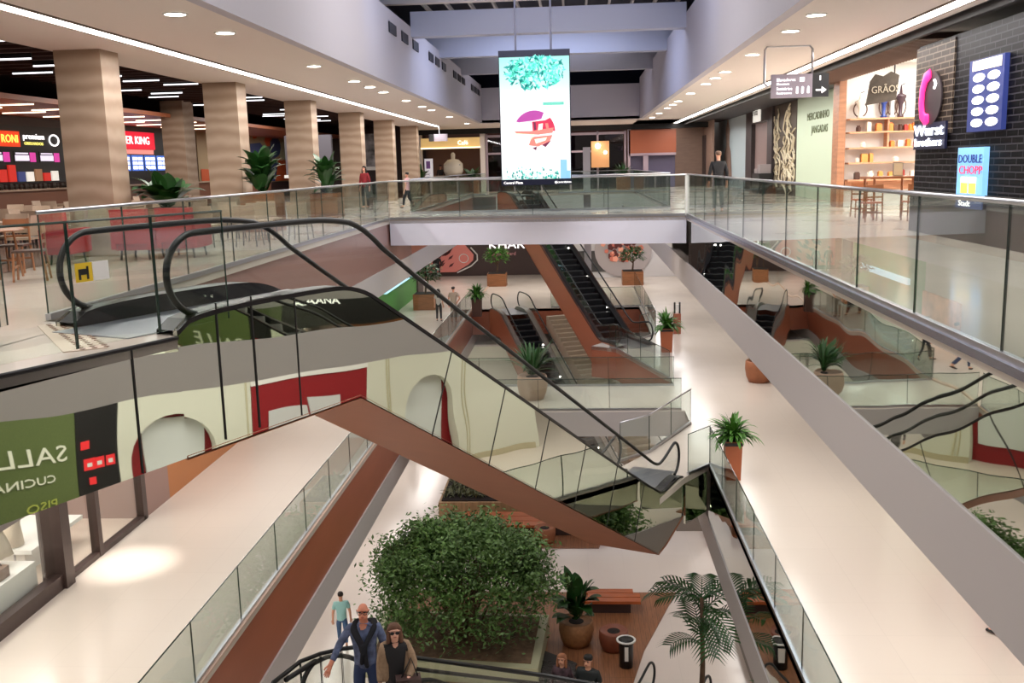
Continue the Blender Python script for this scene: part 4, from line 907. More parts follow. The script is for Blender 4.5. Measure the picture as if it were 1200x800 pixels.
struct('wall_right_outer', MB().box(12.8, 12.95, 3, 20.7, 0, 4.1), M_DBROWN, 'dark outer wall beyond the black brick block', 'wall')
# tables and stools by the shelf shop
t = thing('high_table', 'wooden table with pinkish chairs in front of the shelf shop', 'table', (7.6, 24.6, 0))
MB().box(7.0, 8.1, 24.2, 25.2, .98, 1.03).build('tabletop', M_TW, t)
for sx in (7.1, 8.0):
    for sy in (24.3, 25.1): MB().tube([(sx, sy, .98), (sx, sy, 0)], .03, 6).build('leg', M_TW, t)
t = thing('framed_print', 'small framed menu stand on the wooden table', 'menu stand', (7.7, 24.6, 1.03))
MB().box(7.62, 7.86, 24.62, 24.64, 1.03, 1.36).build('frame', M_METAL, t); MB().box(7.64, 7.84, 24.6, 24.62, 1.05, 1.34).build('print', mat('print_cream', (220, 206, 170), .5), t)
for k, (x, y, rz, l2) in enumerate(((6.9, 23.8, math.pi, 'nearest left of'), (7.9, 23.9, math.pi, 'in front of'), (7.2, 25.7, 0, 'behind the left end of'), (8.5, 22.6, 1.4, 'beside the black bricks, right of'))):
    wood_chair('wooden chair with orange seat %s the high table' % l2, (x, y, 0), rz)
# door mat rug seen by black block etc
struct('column_post', MB().box(.35, .75, 56.0, 56.4, -6, 2.45), mat('post_white', (190, 184, 190), .5), 'slim pale square post rising through two levels behind the screen', 'post')
t = thing('stand_post', 'thin pale upright bar at the right end of the bridge railing', 'post', (3.1, 28.3, 0))
MB().box(3.04, 3.12, 28.25, 28.33, 0, 1.16).build('bar', M_WHITE, t)

# ------------------------------------------------------------------ middle level, right shop line (seen in the mirrors)
XS = 7.0
def archwall(label, y0, y1, ya, yb, ztop, z0=-6, z1=-2.1):
    b = MB(); n = 14; cy, r = (ya + yb) / 2, (yb - ya) / 2
    spr = ztop - r * 1.15
    b.box(XS, XS + .3, y0, ya, z0, z1).box(XS, XS + .3, yb, y1, z0, z1)
    for k in range(n):
        a0, a1 = math.pi * (1 - k / n), math.pi * (1 - (k + 1) / n)
        yA, yB = cy + r * math.cos(a0), cy + r * math.cos(a1); zA, zB = spr + (ztop - spr) * math.sin(a0), spr + (ztop - spr) * math.sin(a1)
        b.loft([(XS, yA, zA), (XS, yB, zB), (XS + .3, yB, zB), (XS + .3, yA, zA)], [(XS, yA, z1), (XS, yB, z1), (XS + .3, yB, z1), (XS + .3, yA, z1)])
    return struct('wall_arch', b, M_CREAM, label, 'wall')
archwall('cream wall with the arch nearest the green board, seen in the mirror', 11.38, 14.1, 11.62, 13.3, -3.45)
archwall('cream wall with the tall arch next to the red hoarding, seen in the mirror', 17.0, 22.0, 18.05, 19.5, -3.5)
struct('wall_arch_return', MB().box(7.0, 12, 22.0, 22.2, -6, -2.1), M_CREAM, 'cream side wall at the end of the arches', 'wall')
b = MB()
for y in (17.55, 17.62, 19.85, 19.95, 14.0): b.tube([(XS, y, -6), (XS, y, -2.1)], .025, 6)
struct('trim_23', b, mat('groove_cream', (196, 190, 162), .6), 'thin vertical mouldings on the cream arch wall', 'moulding')
struct('trim_24', MB().box(XS - .03, XS, 17.0, 18.05, -6, -5.85).box(XS - .03, XS, 19.5, 22.05, -6, -5.85), mat('skirting_tan', (190, 180, 150), .6), 'low skirting along the cream arch wall', 'skirting')
for ya, yb, l2 in ((11.4, 13.6, 'near'), (17.8, 19.8, 'far')):
    t = thing('arch_door', 'white boarded door inside red reveal of the %s cream arch' % l2, 'door', (XS + .5, (ya + yb) / 2, -6))
    MB().box(XS + .36, XS + .4, ya, yb, -6, -3.2).build('reveal', M_RED, t)
    MB().box(XS + .3, XS + .35, *((11.95, 13.12, -6, -3.6) if l2 == 'near' else (18.0, 19.28, -5.5, -3.2))).build('board', mat('board_white', (214, 218, 216), .5), t)
struct('wall_red', MB().box(XS, XS + .2, 14.12, 17.0, -6, -3.06), M_RED, 'deep red hoarding between the two cream arches', 'hoarding')
struct('trim_25', MB().box(XS - .05, XS + .2, 14.1, 17.0, -3.06, -2.1), M_WHITE, 'white header over the red hoarding', 'header')
t = thing('notice_board', 'pale blank notice sheets on the red hoarding', 'notice', (XS, 15.5, -4))
MB().box(XS - .03, XS, 14.55, 15.45, -4.4, -3.72).box(XS - .03, XS, 15.5, 16.25, -4.3, -3.55).build('sheets', mat('sheet_white', (206, 206, 206), .5), t)
t = thing('shop_hoarding', 'olive green board reading SALLE CUCINA, reversed in the mirror', 'sign', (XS, 8.5, -6))
MB().box(XS, XS + .15, 4.5, 10.46, -6, -2.12).build('board', M_GREEN, t)
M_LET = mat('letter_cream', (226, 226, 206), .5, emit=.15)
text('SALLE', (XS - .02, 10.28, -3.95), (0, -1, 0), (0, 0, 1), .52, M_LET, t, sx=1.12)
text('CUCINA', (XS - .02, 9.98, -4.35), (0, -1, 0), (0, 0, 1), .22, M_LET, t, sx=1.25)
text('PISO', (XS - .02, 9.98, -4.85), (0, -1, 0), (0, 0, 1), .24, mat('letter_lime', (180, 190, 90), .5), t, sx=1.2)
t = thing('black_notice', 'black wall panel with small red square notices beside the green board', 'notice', (XS, 10.9, -6))
MB().box(XS, XS + .15, 10.47, 11.36, -6, -2.1).build('panel', M_BLACK, t)
b = MB()
for y, z, w in ((10.66, -3.72, .09), (10.74, -4.15, .12), (10.95, -4.15, .11), (11.2, -4.15, .1), (10.78, -4.5, .07)): b.box(XS - .02, XS, y - w, y + w, z - w, z + w)
b.build('red_notice', emat('notice_red', (206, 40, 44), .7), t)
b = MB()
for y in (10.74, 10.95, 11.2): b.box(XS - .026, XS - .02, y - .05, y + .05, -4.2, -4.12)
b.build('white_print', M_WHITE, t)
struct('wall_right_middle', MB().box(12, 12.2, 22, 70, -6, -2.1).box(7.8, 7.95, 3, 21.9, -6, -2.1), M_WHITE, 'white outer wall of the middle level on the right', 'wall')

# middle level, left shop line ------------------------------------------------
XM = -9.7
M_FRM = mat('shop_frame_brown', (74, 58, 54), .4, .3)
struct('wall_shop_left_back', MB().box(-13.5, -13.4, 3, 20, -6, -2.1), mat('shop_white', (238, 232, 224), .5), 'white back wall of the lower left shop window', 'wall')
struct('wall_shop_left', MB().box(-13.4, XM, 20.2, 20.4, -6, -2.1).box(XM - .1, XM, 20.2, 21.6, -6, -2.1), mat('mauve_wall', (150, 120, 112), .5), 'mauve wall closing the lower left shop', 'wall')
struct('wall_orange_left', MB().box(XM - .1, XM, 21.6, 27.5, -6, -3.6), mat('orange_wood', (176, 112, 64), .5), 'orange timber wall along the left shop line', 'wall')
struct('wall_left_middle', MB().box(XM - .1, XM, 27.5, 46, -6, -2.1), mat('left_grey', (170, 160, 150), .5), 'grey wall along the left shop line further back', 'wall')
t = thing('shop_window', 'lit shop window with brown frame at the lower left picture edge', 'shop window', (XM, 14, -6))
b = MB()
for y in (7, 10.2, 13.4): b.box(XM - .12, XM + .04, y - .05, y + .05, -6, -3.0)
b.box(XM - .3, XM + .16, 16.55, 16.85, -6, -2.9).box(XM - .12, XM + .06, 18.05, 18.2, -6, -2.9).box(XM - .12, XM + .05, 20.1, 20.3, -6, -2.9).build('mullion', M_FRM, t)
MB().box(XM - .12, XM + .1, 5, 16.6, -6, -5.72).box(XM - .12, XM + .05, 16.8, 20.2, -6, -5.9).build('sill', M_FRM, t)
MB().box(XM - .05, XM - .03, 5, 16.55, -5.72, -3).box(XM - .05, XM - .03, 16.85, 20.1, -5.9, -3).build('glass', M_GLASS2, t)
MB().box(XM - .2, XM - .01, 5, 20.2, -3.0, -2.1).build('header', M_FRM, t)
t = thing('display_plinth', 'white display platform inside the lower left shop window', 'display', (-11, 13, -6))
MB().box(-12.8, -9.95, 6, 16.3, -6, -5.35).build('platform', M_WHITE, t)
MB().box(-12.9, -12.6, 6, 16.3, -5.35, -3.2).build('back_panel', mat('display_glow', (255, 250, 240), .5, emit=1.1), t)
rnd = random.Random(8)
M_CL = [mat('cloth_beige', (206, 190, 170), .8), mat('cloth_grey', (150, 142, 136), .8), mat('cloth_brown', (120, 92, 74), .8), mat('cloth_white', (236, 232, 226), .8)]
for k in range(9):
    y = 8.6 + k * .93; x = -10.5 - rnd.random() * .5
    t = thing('draped_garment', '%s draped cloth display from the camera in the lower left window' % ORD[k], 'clothes display', (x, y, -5.35))
    h = rnd.uniform(.7, 1.15)
    MB().lathe((x, y, -5.35), [(.12, 0), (.12, .02), (.02, .04), (.02, h)], 10).build('stand', M_METAL, t)
    prof = [(.26, .2), (.22, h * .5), (.14, h * .8), (.17, h * .92), (.06, h + .02)]
    b = MB(); i0 = 0; b.lathe((x, y, -5.35), prof, 18, True)
    for q in range(len(b.v)): v = b.v[q]; a = math.atan2(v.y - y, v.x - x); kf = 1 + .14 * math.sin(a * 6); b.v[q] = V((x + (v.x - x) * kf, y + (v.y - y) * kf, v.z))
    b.build('cloth', M_CL[k % 4], t, True)
for k, (y, z) in enumerate(((12.9, -5.35), (14.2, -5.35), (15.5, -5.35))):
    t = thing('handbag', '%s small dark bag from the camera on the white display platform' % ORD[k], 'bag', (-10.15, y, z))
    MB().box(-10.25, -10.05, y - .16, y + .16, z, z + .2).build('body', M_CL[2], t); MB().tube([(-10.15, y - .1, z + .2), (-10.15, y, z + .34), (-10.15, y + .1, z + .2)], .012, 6).build('handle', M_DBROWN, t)
t = thing('display_table', 'white low display table in the second left window', 'table', (-11.3, 18, -6))
MB().box(-12.6, -10.4, 16.95, 18.9, -5.5, -5.42).build('tabletop', M_WHITE, t); MB().box(-12.4, -10.7, 17.2, 18.7, -6, -5.5).build('body', M_WHITE, t)
t = thing('coat_display', 'pale hanging coat in the second left window', 'clothes display', (-10.9, 17.2, -6))
MB().lathe((-10.9, 17.2, -6), [(.15, 0), (.15, .02), (.02, .05), (.02, 1.5)], 10).build('stand', M_METAL, t); MB().lathe((-10.9, 17.2, -6), [(.2, .6), (.16, 1.0), (.2, 1.3), (.05, 1.45)], 12).build('coat', M_CL[0], t, True)
struct('floor_shop', MB().box(-13.4, XM - .06, 3, 20.2, -6.0, -5.985), mat('shop_floor', (226, 206, 190), .25), 'pale floor inside the lower left shop', 'floor')
# black sign seen double-mirrored
t = thing('shop_fascia_sign', 'black shop fascia with white KAANA letters over the left shops', 'sign', (XM, 20, -3.6))
MB().box(XM + .0, XM + .12, 19.2, 24.5, -3.6, -2.15).build('fascia', M_BLACK, t)
text('KAANA', (XM + .14, 19.5, -2.85), (0, 1, 0), (0, 0, 1), .4, M_WGLOW, t, sx=1.3)
MB().box(XM + .0, XM + .12, 17.4, 19.18, -3.6, -2.15).build('green_end', M_GREEN, t)
# far middle level fronts
struct('wall_far_middle', MB().box(-12, 8, 68.5, 68.7, -6, -2.1), M_DBROWN, 'dark brown shop front closing the far end of the middle level', 'wall')
t = thing('shop_fascia_sign', 'white KHAR lettering sign on the dark far wall of the middle level', 'sign', (-5.5, 68.4, -4))
text('KHAR', (-6.25, 68.4, -4.12), (1, 0, 0), (0, 0, 1), .8, M_WGLOW, t, sx=1.2)
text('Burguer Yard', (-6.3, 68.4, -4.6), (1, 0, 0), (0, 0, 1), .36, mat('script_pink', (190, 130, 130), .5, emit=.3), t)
t = thing('wall_poster', 'pink rounded poster with dark figures on the far wall', 'poster', (-9, 68.4, -5.7))
b = MB(); pts = [(-11.3, -5.7), (-8.6, -5.7), (-7.7, -5.2), (-7.35, -4.9), (-7.3, -4.5), (-8.4, -3.2), (-11.3, -3.2)]
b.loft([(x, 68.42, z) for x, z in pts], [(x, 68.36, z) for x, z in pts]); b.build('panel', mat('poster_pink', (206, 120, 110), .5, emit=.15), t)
b = MB(); rnd = random.Random(2)
for k in range(26):
    x = rnd.uniform(-11.2, -9.0); z = rnd.uniform(-5.6, -4.2); b.face([(x, 68.35, z), (x + .25, 68.35, z + .1), (x + .4, 68.35, z + .35), (x + .1, 68.35, z + .2)])
b.build('dark_strokes', mat('stroke_plum', (90, 40, 44), .6), t)
MB().tube([(-8.0 + .32 * math.cos(a * .35), 68.34, -4.75 + .3 * math.sin(a * .35)) for a in range(19)], .03, 5).build('white_scroll', M_WHITE, t)
b = MB().tube([(-8.5, 68.4, -5.75), (-7.5, 68.4, -5.3), (-7.05, 68.4, -4.9), (-7.05, 68.4, -4.5), (-7.5, 68.4, -4.0)], .05, 6); b.build('border', M_WHITE, t)
struct('wall_far_mid_right', MB().box(-.9, 8, 66, 66.2, -6, -2.1), mat('pale_far', (214, 210, 212), .5), 'pale shop front at the far right of the middle level', 'wall')
struct('window_2', MB().box(-.8, 3.3, 65.9, 65.98, -5.6, -4.2), mat('grey_glazing', (72, 70, 70), .2), 'dark grey glazing in the pale far shop front', 'glazing')
t = thing('round_poster', 'circular peach flower poster with grey ring behind the far planter', 'poster', (3.0, 65.8, -5))
b = MB(); pts = [(3.0 + 1.9 * math.cos(a * .262), -4.2 + 1.75 * math.sin(a * .262)) for a in range(24)]
b.face([(x, 65.85, max(-5.95, z)) for x, z in pts]); b.build('ring', mat('ring_grey', (176, 166, 166), .5), t)
b = MB(); rnd = random.Random(6)
for k in range(70):
    a = rnd.uniform(0, 6.28); R = rnd.random() ** .5 * 1.35; x, z = 2.9 + R * math.cos(a), -3.85 + R * math.sin(a) * .8; b.cur = rnd.randrange(3); r_ = rnd.uniform(.1, .24)
    b.face([(x + r_ * math.cos(q * 1.256), 65.8 - k * .0008, z + r_ * math.sin(q * 1.256)) for q in range(5)])
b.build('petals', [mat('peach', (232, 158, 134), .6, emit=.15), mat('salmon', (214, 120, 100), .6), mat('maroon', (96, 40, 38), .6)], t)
struct('wall_green_shop', MB().box(-10.0, -9.7, 46, 58, -6, -2.1), mat('bright_green', (70, 140, 60), .5), 'bright green shop front on the far left of the middle level', 'wall')
t = thing('shop_sign', 'small glowing pale blue sign above the bright green shop', 'sign', (-9.6, 50, -4)); MB().box(-9.69, -9.55, 48, 56, -4.6, -4.3).build('panel', emat('aqua', (170, 220, 240), 1.2), t)
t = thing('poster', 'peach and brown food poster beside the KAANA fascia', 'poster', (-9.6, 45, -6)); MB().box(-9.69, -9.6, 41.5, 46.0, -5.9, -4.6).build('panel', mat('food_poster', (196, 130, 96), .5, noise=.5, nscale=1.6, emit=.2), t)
struct('door_2', MB().box(-9.69, -9.6, 58.1, 60, -6, -3), M_DBROWN, 'brown door on the far left of the middle level', 'door')
struct('wall_left_far_middle', MB().box(-12, -9.7, 60, 60.2, -6, -2.1).box(-12, -11.8, 60, 69, -6, -2.1), mat('left_grey', (170, 160, 150), .5), 'grey return wall at the far left of the middle level', 'wall')
# a tall bright column of glazing by the lower escalator head
None if True else struct('column', MB().box(-5.9, -5.3, 55.5, 56.0, -6, -2.1), mat('pale_column', (222, 232, 226), .3), 'pale glazed column behind the lower escalator', 'column')
None if True else struct('column_slim', MB().box(.35, .85, 55.0, 55.5, -6, -2.1), mat('post_white', (190, 184, 190), .5), 'pale square column beside the central escalator', 'column')
# ground level walls
struct('wall_ground_left', MB().box(-12.6, -12.5, 3, 70, -12, -8.1), M_CREAM, 'cream wall of the ground level on the left', 'wall')
struct('wall_ground_right', MB().box(15, 15.1, 3, 70, -12, -8.1), M_CREAM, 'cream wall of the ground level on the right', 'wall')
struct('wall_ground_far', MB().box(-12.6, 15, 68, 68.1, -12, -8.1), M_CREAM, 'cream far wall of the ground level', 'wall')
# ------------------------------------------------------------------ plants
def blade(b, base, az, el, L, w, droop, n=7, fold=.25, twist=0):
    """arching blade leaf"""
    p = V(base); d = V((math.cos(az) * math.cos(el), math.sin(az) * math.cos(el), math.sin(el))); side = V((-math.sin(az), math.cos(az), 0))
    rows = []
    for k in range(n + 1):
        f = k / n; ww = w * math.sin(math.pi * min(1, .12 + f * .88)) ** .8
        rows.append((p + side * ww + V((0, 0, fold * ww)), p.copy(), p - side * ww + V((0, 0, fold * ww))))
        p = p + d * (L / n); d = (d + V((0, 0, -droop / n))).normalized()
    i = len(b.v)
    for r in rows: b.v += list(r)
    for k in range(n):
        for j in range(2): b.f.append([i + k * 3 + j, i + k * 3 + j + 1, i + (k + 1) * 3 + j + 1, i + (k + 1) * 3 + j]); b.m.append(b.cur)
def frond(b, bs, base, az, el, L, droop, nl=16, ll=.3, lw=.02, vee=.5):
    """pinnate palm frond, rachis into bs"""
    p = V(base); d = V((math.cos(az) * math.cos(el), math.sin(az) * math.cos(el), math.sin(el))); pts = []; dirs = []
    n = nl
    for k in range(n + 1): pts.append(p.copy()); dirs.append(d.copy()); p = p + d * (L / n); d = (d + V((0, 0, -droop / n))).normalized()
    bs.tube(pts[::2], [.016 * (1 - k / (n / 2 + 2)) + .003 for k in range(len(pts[::2]))], 5)
    for k in range(2, n + 1):
        side = dirs[k].cross(V((0, 0, 1))); side = side.normalized() if side.length > .01 else V((1, 0, 0)); upv = side.cross(dirs[k])
        l_ = ll * (math.sin(math.pi * (k + 1) / (n + 4)) ** .6)
        for sg in (-1, 1):
            dd = (side * sg + dirs[k] * .75 + upv * vee * .4).normalized(); q = pts[k]; w = dirs[k] * lw
            e1 = q + dd * l_ * .55; e2 = q + dd * l_ + V((0, 0, -l_ * .3))
            i = len(b.v); b.v += [q - w * .5, q + w * .5, e1 + w, e1 - w, e2]; b.f += [[i, i + 1, i + 2, i + 3], [i + 3, i + 2, i + 4]]; b.m += [b.cur] * 2
def pot_box(t, x, y, z, w, h, m, name='planter_box', taper=.0):
    b = MB(); b.loft([(x - w + taper, y - w + taper, z), (x + w - taper, y - w + taper, z), (x + w - taper, y + w - taper, z), (x - w + taper, y + w - taper, z)], [(x - w, y - w, z + h), (x + w, y - w, z + h), (x + w, y + w, z + h), (x - w, y + w, z + h)])
    for s_ in (0.25, .5, .75): b.box(x - w - .006, x + w + .006, y - w - .006, y + w + .006, z + h * s_ - .004, z + h * s_ + .004) if taper == 0 else None
    px = b.build(name, m, t)
    MB().box(x - w + .04, x + w - .04, y - w + .04, y + w - .04, z + h, z + h + .015).build('soil', M_SOIL, px)
def pot_round(t, x, y, z, r, h, m):
    px = MB().lathe((x, y, z), [(r * .72, 0), (r * .9, h * .25), (r, h * .6), (r * .97, h * .95), (r * .9, h), (r * .85, h * .93)], 20); px = px.build('pot', m, t, True)
    MB().lathe((x, y, z), [(r * .84, h * .92), (.01, h * .94)], 16).build('soil', M_SOIL, px)
def broad_plant(label, x, y, z, potw, poth, R, H, n, m=M_LEAF, seed=1, pot='box', pm=None, w=.16, grp=None):
    t = thing('potted_plant', label, 'potted plant', (x, y, z), grp); r = random.Random(seed)
    (pot_box if pot == 'box' else pot_round)(t, x, y, z, potw, poth, pm or M_WOODB)
    b = MB(); bs = MB()
    for k in range(n):
        az = r.uniform(0, 6.283); el = r.uniform(.45, 1.5); L = R * r.uniform(.65, 1.0)
        h0 = H * r.uniform(.05, .35 if H < .9 else .8); s = V((x, y, z + poth)); q = s + V((math.cos(az) * .15, math.sin(az) * .15, h0))
        bs.tube([s, q], .015, 5); blade(b, q, az, el, L, w * r.uniform(.75, 1.15), r.uniform(.5, 1.4))
    b.build('leaves', m, t, True); bs.build('stems', M_LEAF, t)
    return t
def fern_plant(label, x, y, z, potw, poth, R, n=46, seed=1, pm=None):
    t = thing('potted_fern', label, 'potted plant', (x, y, z)); r = random.Random(seed)
    pot_box(t, x, y, z, potw, poth, pm or M_WOODB, 'tall_planter', .03)
    b = MB(); b.box(x - potw - .01, x + potw + .01, y - potw - .01, y + potw + .01, z + poth - .1, z + poth - .02); b.build('band', M_BLACK, t)
    b = MB()
    for k in range(n): blade(b, (x + r.uniform(-.08, .08), y + r.uniform(-.08, .08), z + poth), r.uniform(0, 6.28), r.uniform(.5, 1.45), R * r.uniform(.7, 1.1), .05, r.uniform(1.0, 2.6), 7)
    b.build('fronds', M_LEAF2, t, True)
    return t
def tree_plant(label, x, y, z, w, h, H, R, seed=1, m=M_LEAF, trunk=.5):
    t = thing('potted_tree', label, 'potted tree', (x, y, z)); r = random.Random(seed)
    pot_box(t, x, y, z, w, h, M_WOODB)
    b = MB(); b.tube([(x, y, z + h), (x + .05, y, z + h + trunk), (x, y, z + h + H * .7)], [.06, .045, .02], 7)
    for k in range(6):
        a = k * 1.05; b.tube([(x, y, z + h + trunk), (x + math.cos(a) * R * .6, y + math.sin(a) * R * .6, z + h + H * .65)], [.03, .01], 5)
    b.build('trunk', M_BARK, t)
    b = MB()
    for k in range(330):
        a = r.uniform(0, 6.28); ph = r.uniform(-.6, 1.3); rr_ = R * r.uniform(.5, 1)
        p = V((x + math.cos(a) * math.cos(ph) * rr_, y + math.sin(a) * math.cos(ph) * rr_, z + h + H * .68 + math.sin(ph) * rr_ * .8))
        blade(b, p, a + r.uniform(-.6, .6), r.uniform(-.3, .8), .24 * R * 1.6, .05 * R * 1.5, .8, 3)
    b.build('crown', m, t, True)
    return t
# top level left planters
broad_plant('large leafy plant in a planter between the first and second pillars', -8.3, 19.6, 0, .32, .85, .75, .7, 30, seed=3, w=.19)
broad_plant('leafy plant in a planter between the second and third pillars', -8.2, 25.4, 0, .45, 1.0, .6, .9, 70, seed=5, w=.15)
broad_plant('leafy plant in a planter between the third and fourth pillars', -8.2, 32.1, 0, .45, .8, .7, 1.1, 60, seed=6, w=.12)
broad_plant('dark leafy plant beside the far cafe, left of it', -9.2, 57.5, 0, .4, .8, 1.1, .6, 24, seed=7, w=.16)
broad_plant('dark leafy plant right of the far cafe', -6.2, 58.5, 0, .4, .8, .8, .5, 20, seed=8, w=.16)
broad_plant('palm-like plant in front of the far rust panel', 2.7, 58.5, 0, .4, .8, .8, .5, 40, seed=9, w=.05)
# middle level
fern_plant('fern in a tall brown planter on the right walkway near the long escalator foot', 3.62, 22.9, -6, .2, .95, .78, 120, seed=2, pm=mat('planter_rust', (176, 96, 60), .5))
fern_plant('fern in a tall brown planter beside the foot of the central escalator', 3.5, 39.2, -6, .24, .95, .85, 110, seed=4, pm=mat('planter_rust', (176, 96, 60), .5))
fern_plant('fern in a tall dark planter behind the lower escalator', -5.2, 49.5, -6, .26, 1.0, .8, 100, seed=14, pm=mat('planter_brown', (84, 54, 44), .5))
tree_plant('small tree in a wooden box on the far left of the middle level', -8.3, 52.5, -6, .6, .85, 1.5, .8, seed=5)
tree_plant('small tree in a wooden box near the far wall of the middle level', -5.2, 62.5, -6, .6, .8, 1.6, .75, seed=6, m=M_LEAF2)
tree_plant('small dark tree in a wooden box in front of the round flower poster', 3.4, 62.0, -6, .65, .85, 1.4, .75, seed=9)
t = thing('planter', 'low oval wooden planter half hidden behind the grey beam', 'planter', (6.15, 33.5, -6)); pot_round(t, 6.15, 33.5, -6, .48, .75, M_TERRA)
b = MB(); r = random.Random(3)
for k in range(18): blade(b, (6.15, 33.5, -5.3), r.uniform(0, 6.28), r.uniform(.1, .7), .45, .06, 1.0)
b.build('leaves', M_LEAF, t)
broad_plant('big plant in a round grey pot behind the long escalator glass', -1.55, 31.3, -6.0, .5, .8, 1.05, .8, 60, seed=12, pot='round', pm=mat('pot_greybrown', (170, 142, 122), .6), w=.06)
# wooden bin / stand on the right walkway
t = thing('totem', 'small brown wooden totem with white top on the right walkway', 'totem', (4.35, 43.5, -6))
MB().box(4.18, 4.5, 43.3, 43.6, -6, -5.1).build('cabinet', mat('totem_brown', (150, 84, 62), .5), t)
MB().box(4.2, 4.27, 43.4, 43.5, -5.1, -4.6).box(4.42, 4.49, 43.4, 43.5, -5.1, -4.6).build('posts', M_BLACK, t); MB().box(4.27, 4.42, 43.42, 43.48, -5.0, -4.7).build('card', M_WHITE, t)

# ------------------------------------------------------------------ ground level garden
struct('floor_deck', MB().prism([(-5.5, 24), (1.2, 23.6), (1.7, 25.8), (2.95, 29.6), (-5.5, 29.6)], -12, -11.97).prism([(-5.5, 33.3), (.6, 33.3), (1.2, 37), (-5.5, 37)], -12, -11.97), M_DECK, 'reddish timber deck areas in the ground level garden', 'deck')
t = thing('planting_bed', 'wide dark soil bed with low plants behind the long bench', 'planting bed', (-3.2, 38.8, -12))
MB().box(-5.6, -.4, 36.5, 40.0, -12, -11.4).build('bed_box', wood('bed_tan', (166, 132, 96), .6, (8, 1, 1)), t)
MB().box(-5.5, -.5, 36.65, 39.9, -11.4, -11.36).build('soil', M_SOIL, t)
b = MB(); r = random.Random(31)
for k in range(420):
    x, y = r.uniform(-5.4, -.7), r.uniform(36.9, 39.7)
    for j in range(3): blade(b, (x, y, -11.36), r.uniform(0, 6.28), r.uniform(.4, 1.4), r.uniform(.2, .42), .035, 1.2, 3)
o = b.build('low_plants', mat('olive_leaf', (96, 98, 66), .6, noise=.4, nscale=3), t)
def bench(label, x0, x1, y0, y1, z=-12, two=False):
    t = thing('bench', label, 'bench', ((x0 + x1) / 2, (y0 + y1) / 2, z)); d = (y1 - y0)
    for k in range(3 if not two else 2):
        a = y0 + d * k / (3 if not two else 2); MB().box(x0 + (.25 if k == 1 else 0), x1 - (.0 if k == 1 else .2 * (k == 2)), a + .02, a + d / (3 if not two else 2) - .02, z + .36, z + .45).build('slab', M_BENCH, t)
    MB().box(x0 + .3, x1 - .3, y0 + .12, y1 - .08, z, z + .36).build('plinth', M_DBROWN, t)
    return t
bench('reddish timber bench in the middle of the near wooden deck', -.1, 1.75, 28.0, 28.95)
bench('long reddish timber bench along the soil bed on the far deck', -4.6, .9, 34.4, 35.9)
bench('small timber bench seen at the right edge of the ground level', 4.5, 6.2, 33.5, 34.6)
# big bush
t = thing('ficus_bush', 'big rounded green bush with many stems in the middle of the ground level', 'bush', (-3.4, 25.6, -12))
r = random.Random(17); cx, cy, cz = -3.35, 25.6, -9.9
b = MB()
for k in range(34):
    a = r.uniform(0, 6.28); R = r.uniform(.3, 2.3); top = V((cx + R * math.cos(a) * 1.05, cy + R * math.sin(a) * .8, cz + r.uniform(.3, 1.3))); bs_ = V((cx + R * .32 * math.cos(a), cy + R * .32 * math.sin(a), -11.45))
    m1 = bs_.lerp(top, .5) + V((r.uniform(-.15, .15), r.uniform(-.15, .15), .1)); b.tube([bs_, m1, top], [.04, .028, .01], 5)
    for j in range(3):
        p = bs_.lerp(top, r.uniform(.35, .8)); b.tube([p, p + V((r.uniform(-.6, .6), r.uniform(-.5, .5), r.uniform(.4, .9)))], [.015, .005], 4)
b.build('stems', M_BARK, t)
b = MB()
def leafq(b, p, s, r):
    d = V((r.gauss(0, 1), r.gauss(0, 1), r.gauss(0, .7))).normalized(); n = V((r.gauss(0, .6), r.gauss(0, .6), 1)).normalized(); e = d.cross(n); e = e.normalized() if e.length > .01 else V((1, 0, 0))
    i = len(b.v); b.v += [p - d * s, p + e * s * .45, p + d * s, p - e * s * .45]; b.f.append([i, i + 1, i + 2, i + 3]); b.m.append(0)
clusters = []
for k in range(300):
    a = r.uniform(0, 6.283); ph = math.asin(r.uniform(-.75, 1)); q = r.uniform(.72, 1.0)
    clusters.append(V((cx + 2.62 * q * math.cos(ph) * math.cos(a), cy + 1.9 * q * math.cos(ph) * math.sin(a), cz + (1.75 if ph > 0 else 2.3) * q * math.sin(ph))))
for c in clusters:
    dens = 150 if c.z > cz + .2 else (62 if c.z > cz - .8 else 17)
    for j in range(dens): leafq(b, c + V((r.gauss(0, .24), r.gauss(0, .24), r.gauss(0, .2))), r.uniform(.05, .09), r)
b.build('foliage', M_LEAF3, t)
t = thing('planter_bed', 'pale stone bed with black pebble corner under the big bush', 'planting bed', (-3.0, 25.2, -12))
MB().prism([(-5.9, 24.2), (-1.2, 23.75), (-1.0, 26.9), (-5.9, 27.2)], -12, -11.45).build('kerb', mat('olive_stone', (178, 178, 146), .5), t); MB().prism([(-5.7, 24.45), (-1.4, 24.0), (-1.25, 26.7), (-5.7, 27.0)], -11.45, -11.42).build('soil', mat('bed_earth', (104, 82, 62), .9, noise=.4, nscale=6), t); MB().prism([(-1.2, 23.75), (-.1, 23.9), (-.3, 25.0), (-1.1, 25.6)], -12, -11.9).build('pebble_tray', M_BLACK, t)
b = MB()
for k in range(500):
    b.ball((-1.1 + .85 * r.random(), 23.95 + 1.1 * r.random() * .9, -11.88), r.uniform(.03, .07), 5, 3, (1.2, 1, .6))
o = b.build('pebbles', mat('black_pebble', (44, 38, 36), .5, noise=.6, nscale=2), t); o['kind'] = 'stuff'
